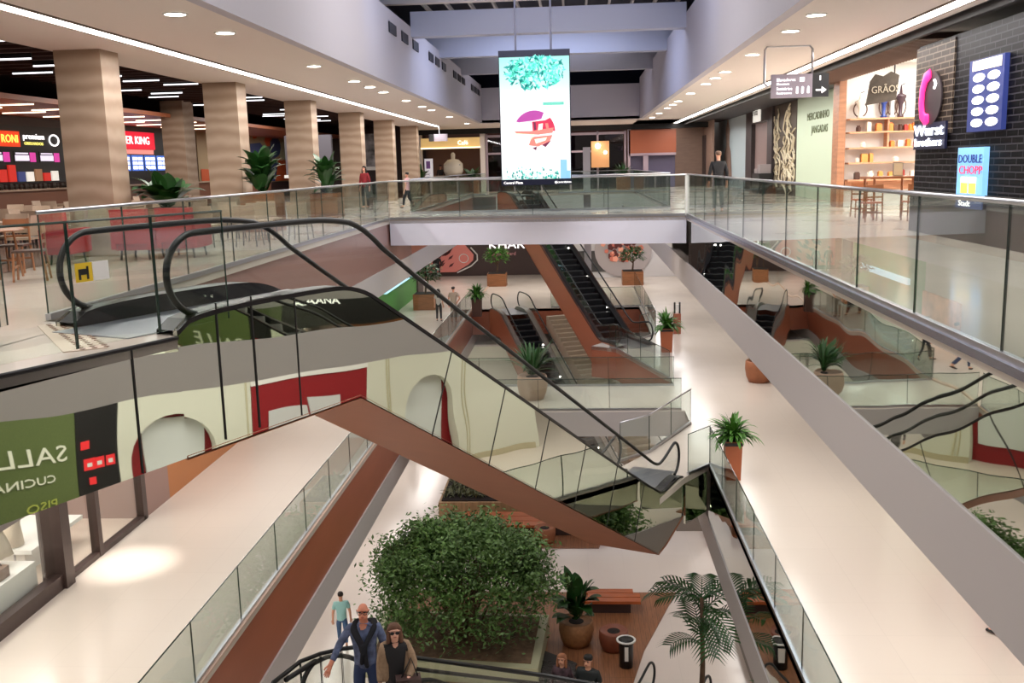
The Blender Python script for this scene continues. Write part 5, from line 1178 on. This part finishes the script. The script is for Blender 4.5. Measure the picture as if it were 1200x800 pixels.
# pots on deck
broad_plant('dark green plant with upright leaves in a round basket pot on the near deck', -.2, 26.2, -12, .5, .75, .9, 1.0, 26, seed=22, pot='round', pm=mat('basket_pot', (150, 104, 66), .6, noise=.2, nscale=10), w=.2)
t = thing('round_pot', 'round terracotta pot on the near deck right of the basket pot', 'pot', (.85, 25.9, -12)); pot_round(t, .85, 25.9, -12, .42, .6, mat('pot_red', (132, 72, 50), .5))
t = thing('round_pot', 'round terracotta pot at the edge of the far deck', 'pot', (-1.35, 33.9, -12)); pot_round(t, -1.35, 33.9, -12, .4, .6, M_TERRA)
t = thing('litter_bin', 'black litter bin with white rim near the escalator newel', 'bin', (1.15, 24.9, -12))
MB().lathe((1.15, 24.9, -12), [(.18, 0), (.2, .7), (.22, .8)], 16).build('body', M_BLACK, t, True); MB().tube([(1.15 + .24 * math.cos(a * .33), 24.9 + .24 * math.sin(a * .33), -11.2) for a in range(20)], .03, 6).build('rim', M_WHITE, t); MB().box(1.1, 1.2, 24.64, 24.66, -11.7, -11.3).build('label_plate', M_WHITE, t)
def palm(label, x, y, z, H, R, n, seed, sway=.0):
    t = thing('palm_tree', label, 'palm', (x, y, z)); r = random.Random(seed)
    MB().tube([(x, y, z), (x + .04, y, z + H * .5), (x + sway, y, z + H)], [.09, .06, .045], 9).build('trunk', M_BARK, t, True)
    b = MB(); bs = MB()
    for k in range(n):
        lvl = r.uniform(.62, 1.02); az = 6.283 * k / n + r.uniform(-.35, .35); frond(b, bs, (x + sway * lvl, y, z + H * lvl), az, r.uniform(.25, 1.2), R * r.uniform(.75, 1.05), r.uniform(.9, 1.7), 13, .46 * R, .034)
    b.build('fronds', M_LEAF, t); bs.build('stalks', M_LEAF, t)
    return t
palm('tall palm with spreading fronds beside the right walkway at the picture bottom', 2.8, 22.0, -12, 3.35, 1.25, 15, 5)
t = thing('planter', 'square grey planter under the tall palm', 'planter', (2.55, 22, -12)); pot_box(t, 2.55, 22.0, -12.0, .4, .5, mat('planter_grey', (120, 116, 110), .6))
r = random.Random(44)
t = thing('planting_bed', 'green planting strip beneath the right walkway', 'planting bed', (5.2, 22, -12))
MB().box(4.4, 6.6, 14, 27, -12, -11.5).build('bed_box', mat('bed_grey', (130, 120, 112), .6), t)
b = MB()
for k in range(420): blade(b, (r.uniform(4.5, 6.5), r.uniform(14.2, 26.8), -11.5), r.uniform(0, 6.28), r.uniform(.5, 1.5), r.uniform(.4, .9), .05, 1.2, 4)
b.build('foliage', mat('bed_leaf', (56, 84, 36), .5, noise=.4, nscale=2), t)
t = thing('planting_bed', 'dense dark planting bed right of the long escalator foot', 'planting bed', (4.5, 36.5, -12))
# low planting beneath the long escalator foot (seen mirrored)
MB().box(3.5, 5.6, 35, 38.5, -12, -11.5).build('bed_box', mat('bed_grey', (130, 120, 112), .6), t)
b = MB()
for k in range(300): blade(b, (r.uniform(3.6, 5.5), r.uniform(35.2, 38.3), -11.5), r.uniform(0, 6.28), r.uniform(.6, 1.5), r.uniform(.6, 1.4), .06, 1.0, 4)
b.build('foliage', M_LEAF, t)
for k, (x, y) in enumerate(((12.4, 30.3), (9.8, 28.9), (11.2, 31.0))):
    t = thing('agave_plant', '%s spiky agave of the ground level row seen only in the escalator mirror' % ORD[k], 'plant', (x, y, -12), 'spiky agaves')
    b = MB(); 
    for j in range(26): blade(b, (x, y, -11.75), r.uniform(0, 6.28), r.uniform(.3, 1.4), .75, .05, .3, 4)
    b.build('leaves', M_LEAF, t); pot_round(t, x, y, -12, .3, .28, mat('planter_grey', (120, 116, 110), .6))
palm('tall dark palm right of the long escalator foot', 4.6, 36.3, -12, 3.0, 1.3, 16, 8)
palm('tall dark palm standing back on the ground level, seen in the escalator mirror', 11.8, 32.5, -12, 2.2, 1.3, 14, 18)

# ------------------------------------------------------------------ people
def skin_mesh(name, chains, m, parent, root=0, sub=2, mats_by=None):
    """chains: list of lists of (point, rx, ry) ; first point of later chains may be ('join', index)"""
    vs, es, rs, idx = [], [], [], {}
    def add(p, r):
        key = tuple(round(c, 4) for c in p)
        if key in idx: return idx[key]
        vs.append(tuple(p)); rs.append(r if isinstance(r, tuple) else (r, r)); idx[key] = len(vs) - 1; return idx[key]
    for ch in chains:
        prev = None
        for p, r_ in ch:
            i = add(p, r_)
            if prev is not None and prev != i: es.append((prev, i))
            prev = i
    me = bpy.data.meshes.new(name); me.from_pydata(vs, es, []); me.materials.append(m)
    o = bpy.data.objects.new(name, me); COL.objects.link(o); o.parent = parent
    md = o.modifiers.new('Skin', 'SKIN'); md.use_smooth_shade = True
    sv = me.skin_vertices[0].data
    for k, r_ in enumerate(rs): sv[k].radius = r_
    for k in range(len(rs)): sv[k].use_root = (k == root)
    s2 = o.modifiers.new('Sub', 'SUBSURF'); s2.levels = sub; s2.render_levels = sub
    ORG[o.name] = V((0, 0, 0))
    return o
def person(label, pos, rz, H=1.75, skin=(214, 156, 128), hair=(40, 28, 22), hairlen=0, top=(60, 60, 70), bottom=(30, 36, 60), shoe=(30, 26, 24), armL=None, armR=None, legL=None, legR=None, sleeves='long', female=False, glasses=False, sweater=None, jacket=None, bag=None, bald=False, skirt=None, pattern=0, group=None):
    """local frame: +y is the way the figure faces, +x its right"""
    t = thing('person', label, 'person', (0, 0, 0), group); ORG[t.name] = V((0, 0, 0)); k = H / 1.75
    S = lambda x, y, z: (x * k, y * k, z * k)
    sk = mat('skin_%d_%d_%d' % skin, skin, .5); tp = mat('top_%d_%d_%d_%d' % (top + (pattern,)), top, .75, noise=pattern * .01, nscale=11) ; bt = mat('bottom_%d_%d_%d' % bottom, bottom, .8); hr = mat('hair_%d_%d_%d' % hair, hair, .6)
    shw = .17 if female else .2; R = lambda a, b_=None: (a * k, (b_ or a) * k)
    aL = armL or [(-shw - .05, -.02, 1.13), (-shw - .06, .05, .88)]
    aR = armR or [(shw + .05, -.02, 1.13), (shw + .06, .05, .88)]
    lL = legL or [(-.1, .01, .5), (-.11, -.02, .09), (-.13, .14, .04)]
    lR = legR or [(.1, .01, .5), (.11, -.02, .09), (.13, .14, .04)]
    pel, waist, chest, neckb, neck = S(0, 0, .95), S(0, .0, 1.12), S(0, 0, 1.32), S(0, -.01, 1.45), S(0, .0, 1.53)
    ch = [[(pel, R(.11, .085)), (waist, R(.1, .075)), (chest, R(.12, .08)), (neckb, R(.055, .05)), (neck, R(.05)), (S(0, .02, 1.585), R(.062, .07)), (S(0, .01, 1.65), R(.078, .092)), (S(0, 0, 1.70), R(.074, .09)), (S(0, -.005, 1.745), R(.046, .056))]]
    ch.append([(S(0, .02, 1.585), R(.06)), (S(0, .105, 1.625), R(.013))])
    for sx in (-1, 1): ch.append([(S(0, .01, 1.65), R(.075)), (S(sx * .086, 0, 1.645), R(.012, .02))])
    for sx, A, L_ in ((-1, aL, lL), (1, aR, lR)):
        sh, el, wr = S(sx * (shw - .02), 0, 1.42), S(*A[0]), S(*A[1])
        ch.append([(chest, R(.12)), (sh, R(.06)), (el, R(.042)), (wr, R(.028, .03))])
        d = (V(wr) - V(el)).normalized(); palm_ = V(wr) + d * .075 * k; ch.append([(wr, R(.028)), (tuple(palm_), R(.036, .02))])
        s1 = d.cross(V((0, 1, 0))); s1 = s1.normalized() if s1.length > .2 else V((1, 0, 0)); cur = d.cross(s1)
        for q, ln in zip((-1.5, -.5, .5, 1.5), (.06, .072, .068, .052)):
            b0 = palm_ + s1 * q * .02 * k + d * .03 * k; b1 = b0 + (d * .9 + cur * .25) * ln * .55 * k; b2 = b1 + (d * .7 + cur * .6) * ln * .5 * k
            ch.append([(tuple(palm_), R(.03)), (tuple(b0), R(.011)), (tuple(b1), R(.0095)), (tuple(b2), R(.008))])
        b0 = V(wr) + d * .035 * k + s1 * sx * .032 * k; b1 = b0 + (s1 * sx * .6 + d) * .034 * k; b2 = b1 + d * .03 * k
        ch.append([(wr, R(.028)), (tuple(b0), R(.013)), (tuple(b1), R(.011)), (tuple(b2), R(.009))])
        hip, kn, an, toe = S(sx * .09, 0, .9), S(*L_[0]), S(*L_[1]), S(*L_[2])
        ch.append([(pel, R(.13)), (hip, R(.085)), (kn, R(.055)), (an, R(.036)), (toe, R(.035, .028))])
    skin_mesh('body', ch, sk, t)
    # clothing
    wd = .13 if female else .152; c2 = [[(S(0, 0, .84), R(.148 if female else .16, .112)), (S(0, 0, .95), R(.15 if female else .165, .118)), (waist, R(wd, .11)), (chest, R(.165, .122)), (S(0, -.01, 1.44), R(.105, .08)), (S(0, -.005, 1.5), R(.068, .062))]]
    for sx, A in ((-1, aL), (1, aR)):
        sh, el, wr = V(S(sx * (shw - .02), 0, 1.42)), V(S(*A[0])), V(S(*A[1]))
        if sleeves == 'long': c2.append([(chest, R(.165)), (tuple(sh), R(.068)), (tuple(el), R(.052)), (tuple(el.lerp(wr, .88)), R(.042))])
        else: c2.append([(chest, R(.165)), (tuple(sh), R(.078)), (tuple(sh.lerp(el, .7)), R(.06))])
    skin_mesh('shirt', c2, tp, t)
    c3 = [[(S(0, 0, 1.1), R(.12, .1)), (S(0, 0, 1.0), R(.138, .108)), (S(0, 0, .92), R(.14, .11))]]
    for sx, L_ in ((-1, lL), (1, lR)):
        hip, kn, an = V(S(sx * .09, 0, .9)), V(S(*L_[0])), V(S(*L_[1]))
        c3.append([(S(0, 0, .92), R(.14)), (tuple(hip), R(.1)), (tuple(kn), R(.07)), (tuple(kn.lerp(an, .92)), R(.055))])
    skin_mesh('trousers', c3, bt, t)
    for sx, L_ in ((-1, lL), (1, lR)):
        an, toe = V(S(*L_[1])), V(S(*L_[2])); skin_mesh('shoe', [[(tuple(an + V((0, -.02, -.03)) * k), R(.045, .04)), (tuple(an.lerp(toe, .6) + V((0, 0, -.015)) * k), R(.045, .035)), (tuple(toe + V((0, .04, 0)) * k), R(.038, .028))]], mat('shoe_%d_%d_%d' % shoe, shoe, .4), t, sub=1)
    if not bald:
        c4 = [[(S(0, -.03, 1.62), R(.082, .075)), (S(0, -.006, 1.7), R(.093, .104)), (S(0, .004, 1.735), R(.09, .1)), (S(0, -.004, 1.765), R(.06, .07))]]
        if hairlen: c4.append([(S(0, -.03, 1.62), R(.082, .075)), (S(0, -.07, 1.52), R(.095, .05)), (S(0, -.08, 1.52 - hairlen), R(.08, .035))])
        if hairlen:
            for sx in (-1, 1): c4.append([(S(0, -.006, 1.7), R(.093, .104)), (S(sx * .075, .0, 1.66), R(.03, .04)), (S(sx * .085, .015, 1.56), R(.028, .035)), (S(sx * .09, .02, 1.46), R(.022, .03))])
        skin_mesh('hair', c4, hr, t)
    for sx in (-1, 1): MB().ball(S(sx * .031, .088, 1.658), .012 * k, 8, 6, (1.3, .6, .8)).build('eye', M_BLACK, t, True)
    MB().ball(S(0, .092, 1.592), .02 * k, 8, 6, (1.2, .4, .35)).build('mouth', mat('lips', (168, 80, 74), .5), t, True)
    if glasses:
        b = MB()
        for sx in (-1, 1): b.tube([S(sx * .035 + .027 * math.cos(a * .6), .112, 1.658 + .02 * math.sin(a * .6)) for a in range(11)], .004 * k, 5); b.tube([S(sx * .062, .112, 1.662), S(sx * .085, 0, 1.66)], .004 * k, 5)
        b.tube([S(-.01, .115, 1.662), S(.01, .115, 1.662)], .004 * k, 5)
        if glasses == 'dark':
            for sx in (-1, 1): b.ball(S(sx * .035, .108, 1.658), .026 * k, 8, 6, (1, .25, .8))
        b.build('glasses', M_BLACK, t)
    if sweater:
        sm = mat('sweater', sweater, .85)
        skin_mesh('sweater', [[(S(-.03, -.12, 1.43), R(.05, .05)), (S(-.13, -.06, 1.47), R(.055, .05)), (S(-.13, .06, 1.43), R(.05, .04)), (S(-.05, .15, 1.3), R(.045, .03)), (S(0, .165, 1.22), R(.05, .03)), (S(.03, .15, .98), R(.05, .03))],
                              [(S(-.03, -.12, 1.43), R(.05)), (S(.1, -.07, 1.47), R(.055, .05)), (S(.13, .06, 1.43), R(.05, .04)), (S(.05, .15, 1.3), R(.045, .03)), (S(0, .165, 1.22), R(.05, .03)), (S(-.03, .15, .93), R(.045, .03))]], sm, t)
    if jacket:
        jm = mat('jacket_%d_%d_%d' % jacket, jacket, .85, noise=.12, nscale=30)
        for sx, A in ((-1, aL), (1, aR)):
            sh, el, wr = V(S(sx * shw, 0, 1.41)), V(S(*A[0])), V(S(*A[1]))
            skin_mesh('cardigan_half', [[(S(sx * .05, -.05, 1.46), R(.05, .05)), (S(sx * .13, .0, 1.38), R(.075, .11)), (S(sx * .135, .0, 1.15), R(.07, .12)), (S(sx * .14, .0, .9), R(.075, .12))], [(S(sx * .13, .0, 1.38), R(.07)), (tuple(sh), R(.08)), (tuple(el), R(.06)), (tuple(el.lerp(wr, .85)), R(.048))]], jm, t)
    if bag:
        MB().box(*(c * k for c in (-.32 + bag[0], .02 + bag[0], .12, .3, .78, 1.05))).build('bag', M_DBROWN, t)
        MB().tube([S(-.28 + bag[0], .2, 1.05), S(-.2 + bag[0], .16, 1.3), S(-.06 + bag[0], .2, 1.05)], .012, 6).build('bag_strap', M_BLACK, t, True)
    t.location = pos; t.rotation_euler = (0, 0, rz)
    return t
WK = dict(legL=[(-.1, .16, .52), (-.1, .22, .12), (-.11, .38, .08)], legR=[(.1, -.02, .5), (.1, -.26, .2), (.1, -.16, .06)])
# facing: rz=0 faces away (+y); pi faces the camera
person('bald man in denim jacket, dark sweater tied round his shoulders, hand on rail', (-2.93, 12.1, -6), math.pi + .12, 1.83, skin=(216, 140, 112), bald=True, top=(96, 108, 142), bottom=(48, 64, 104), glasses=True, sweater=(18, 20, 30),
       armR=[(.33, .0, 1.19), (.42, .18, 1.02)], armL=[(-.26, .0, 1.14), (-.27, .1, .88)], pattern=55)
person('woman in dark glasses and brown cardigan over a black top, holding a bag', (-2.47, 11.85, -6), math.pi + .25, 1.66, skin=(222, 168, 146), hair=(96, 62, 44), hairlen=.22, top=(22, 20, 24), bottom=(40, 34, 36), glasses='dark', jacket=(150, 124, 100), female=True,
       armL=[(-.25, .04, 1.14), (-.14, .24, 1.02)], bag=(.0,))
def on_esc(s, l):
    p = E5q + V((U5.x, U5.y, 0)).normalized() * s + V((U5.y, -U5.x, 0)) * l; return p
p = on_esc(6.0, -.85 - .05); zz = -9.3
person('woman with long hair and patterned blouse riding the bottom escalator', (p.x, p.y, zz), math.pi - .3, 1.66, hair=(150, 96, 66), hairlen=.25, top=(70, 50, 58), bottom=(40, 40, 50), female=True, pattern=60)
p = on_esc(6.0, -.85 + .5)
person('dark-haired man in a black shirt riding the bottom escalator', (p.x, p.y, zz), math.pi - .4, 1.76, hair=(20, 16, 14), top=(20, 26, 28), bottom=(30, 30, 36), sleeves='short', glasses=False)
person('boy in a light turquoise shirt walking away on the ground level', (-6.9, 25.9, -12), .25, 1.68, hair=(36, 26, 20), top=(156, 206, 204), bottom=(70, 100, 140), sleeves='short', **WK)
person('distant person in dark trousers on the ground level below the escalator', (-7.9, 44.0, -12), .1, 1.7, top=(70, 64, 66), bottom=(16, 16, 18), **WK)
person('person with brown hair seen in the escalator mirror beside the agaves', (9.6, 28.0, -12), .4, 1.66, hair=(120, 84, 54), hairlen=.2, top=(150, 120, 100), bottom=(60, 50, 50), female=True)
person('man in black seen from behind on the top level bridge', (4.1, 29.3, 0), .1, 1.78, hair=(110, 84, 66), top=(16, 16, 20), bottom=(70, 72, 76))
person('woman in dark red with long black hair standing by the fourth pillar', (-8.3, 38.5, 0), math.pi - .3, 1.66, hair=(20, 14, 12), hairlen=.25, top=(130, 26, 34), bottom=(40, 36, 40), female=True)
person('child in a pink and white top walking along the left railing', (-6.5, 37.8, 0), 1.3, 1.38, hair=(18, 14, 14), top=(224, 176, 176), bottom=(24, 24, 32), sleeves='short', **WK)
person('woman in a white top and black trousers seen from behind on the middle level', (-6.95, 48.0, -6), -.1, 1.62, hair=(24, 18, 16), hairlen=.25, top=(190, 184, 178), bottom=(18, 18, 22), female=True, sleeves='short')
person('man in a beige shirt seen from behind on the middle level', (-6.15, 47.6, -6), -.2, 1.76, hair=(26, 20, 18), top=(172, 156, 138), bottom=(150, 136, 120), sleeves='short', armR=[(.34, -.02, 1.2), (.18, .02, 1.0)])
person('person in black in front of the pink poster at the far end', (-9.6, 66.5, -6), 0, 1.75, top=(18, 16, 18), bottom=(18, 16, 18))
person('slim dark figure left of the person in black at the pink poster', (-10.6, 67.2, -6), 0, 1.7, top=(60, 30, 32), bottom=(30, 20, 24))
person('person in dark clothes on the left walkway, seen in the right mirror', (-6.5, 36.3, -6), 1.2, 1.72, top=(40, 44, 60), bottom=(40, 40, 48), **WK)
person('person in jeans on the left walkway, seen in the right mirror', (-6.9, 34.6, -6), 1.4, 1.76, top=(70, 66, 70), bottom=(44, 58, 90), **WK)
person('person mostly hidden under the right walkway with one black shoe showing', (6.62, 15.0, -6), .6, 1.76, top=(50, 50, 54), bottom=(22, 22, 26), shoe=(14, 14, 16))
person('seated-height customer behind the far cafe counter', (-8.6, 62.6, 0), math.pi, 1.7, top=(40, 36, 40), bottom=(30, 30, 30))

# ------------------------------------------------------------------ lights
def area(name, loc, sx, sy, power, col=(1, .95, .9), rot=(0, 0, 0)):
    l = bpy.data.lights.new(name, 'AREA'); l.shape = 'RECTANGLE'; l.size = sx; l.size_y = sy; l.energy = power; l.color = col
    o = bpy.data.objects.new(name, l); COL.objects.link(o); o.location = loc; o.rotation_euler = rot; return o
def spot(name, loc, power, ang=1.6, col=(1, .93, .86), blend=.6, rot=(0, 0, 0), r=.08):
    l = bpy.data.lights.new(name, 'SPOT'); l.energy = power; l.spot_size = ang; l.spot_blend = blend; l.color = col; l.shadow_soft_size = r
    o = bpy.data.objects.new(name, l); COL.objects.link(o); o.location = loc; o.rotation_euler = rot; return o
area('slot_light_left', (-7.85, 31, 3.8), .3, 50, 1200, (1, .97, .95))
area('slot_light_right', (6.01, 33, 3.8), .3, 56, 1350, (1, .97, .95))
for y in (12, 22, 32, 42, 52, 62):
    area('lower_ceiling_light', (-7.9, y, -2.15), 1.2, 7, 138, (1, .955, .92)); area('lower_ceiling_light', (5.2, y, -2.15), 1.2, 7, 132, (1, .965, .94))
    area('ground_ceiling_light', (-8.6, y, -8.15), 1.2, 7, 150, (1, .95, .9)); area('ground_ceiling_light', (5.6, y, -8.15), 1.2, 7, 120, (1, .95, .9))
for y in (10, 22): area('void_fill_light', (-1.0, y, 7.4), 5.5, 6, 900, (1, .97, .95))  # unseen fills added to light the open void
area('blue_vault_fill', (-1.0, 34.5, 6.7), 5, 4, 420, (.62, .72, 1.0)); area('far_vault_fill', (-1, 47, 7.35), 5, 6, 260, (.85, .85, 1))  # added bluish fills tinting the vault and bulkheads, not roof lamps
area('bridge_soffit_light', (-1.3, 31.5, -.85), 7, 1.2, 160)
area('far_middle_light', (-1, 60, -2.2), 8, 6, 330)
area('far_top_light', (-1, 59, 3.8), 8, 3, 240)
area('mural_fill', (-17, 58, 3.6), 2, 12, 300)  # fill added to brighten the dark mural
for y in (22, 34, 48): area('food_court_light', (-13.5, y, 4.1), 4, 8, 330, (1, .93, .86))
area('shop_light', (10.2, 27, 4.25), 2.5, 7, 720, (1, .95, .88))
area('shop_window_light', (-11.3, 12.5, -2.6), 2.0, 7, 260, (1, .94, .88)); area('shop_window_light', (-11.3, 18.4, -2.6), 1.6, 2, 90, (1, .93, .88))
spot('walkway_spot', (-8.9, 17.7, -2.2), 900, .6, blend=1.0)
area('right_shop_fill', (7.3, 38, 3.85), 1.0, 12, 260, (1, .96, .92))  # fill added under the ceiling to brighten the right shop fronts
area('blue_beam_fill', (-1, 24, 6.4), 6, .8, 150, (.55, .66, 1.0), (math.radians(90), 0, 0))  # added blue fill facing the front of the first roof beam
area('middle_right_shops', (5.6, 12, -2.15), 1.0, 12, 160)
w = bpy.data.worlds.new('World'); bpy.context.scene.world = w; w.use_nodes = True
w.node_tree.nodes['Background'].inputs[0].default_value = (.62, .56, .52, 1); w.node_tree.nodes['Background'].inputs[1].default_value = .55

# lettering becomes plain meshes
dg = bpy.context.evaluated_depsgraph_get()
for o in [o for o in COL.objects if o.type == 'FONT']:
    me = bpy.data.meshes.new_from_object(o.evaluated_get(dg)); nm = o.name; n = bpy.data.objects.new(nm, me)
    COL.objects.link(n); n.parent = o.parent; n.matrix_local = o.matrix_local.copy(); bpy.data.objects.remove(o); n.name = nm
# ------------------------------------------------------------------ camera
def setup_camera():
    f, cx, cy, vx, vy, roll = 1150., 600., 400., 676., 193., math.radians(.8)
    Y = V(((vx - cx) / f, (vy - cy) / f, 1)).normalized()
    X = V((math.cos(roll), -math.sin(roll), 0)); X.z = -(X.x * Y.x + X.y * Y.y) / Y.z; X.normalize()
    Z = X.cross(Y)
    if Z.y > 0: Z = -Z
    R = Matrix((X, Y, Z))                 # rows: world axes in picture coordinates (x right, y down, z forward)
    right, down, fwd = R.col[0], R.col[1], R.col[2]
    M = Matrix((right, -down, -fwd)).transposed().to_4x4(); M.translation = (0, 0, 1.5)
    cam = bpy.data.cameras.new('camera'); cam.sensor_width = 36; cam.lens = 36 * f / 1200; cam.clip_start = .1; cam.clip_end = 300
    o = bpy.data.objects.new('camera', cam); COL.objects.link(o); o.matrix_world = M; bpy.context.scene.camera = o
setup_camera()
sc = bpy.context.scene
sc.view_settings.view_transform = 'Standard'; sc.view_settings.look = 'None'; sc.view_settings.gamma = 1; sc.view_settings.use_curve_mapping = False
sc.view_settings.exposure = 0.0
sc.cycles.max_bounces = 10; sc.cycles.diffuse_bounces = 4; sc.cycles.glossy_bounces = 5; sc.cycles.transparent_max_bounces = 40; sc.cycles.transmission_bounces = 4
sc.cycles.sample_clamp_indirect = 4; sc.cycles.caustics_reflective = False; sc.cycles.caustics_refractive = False
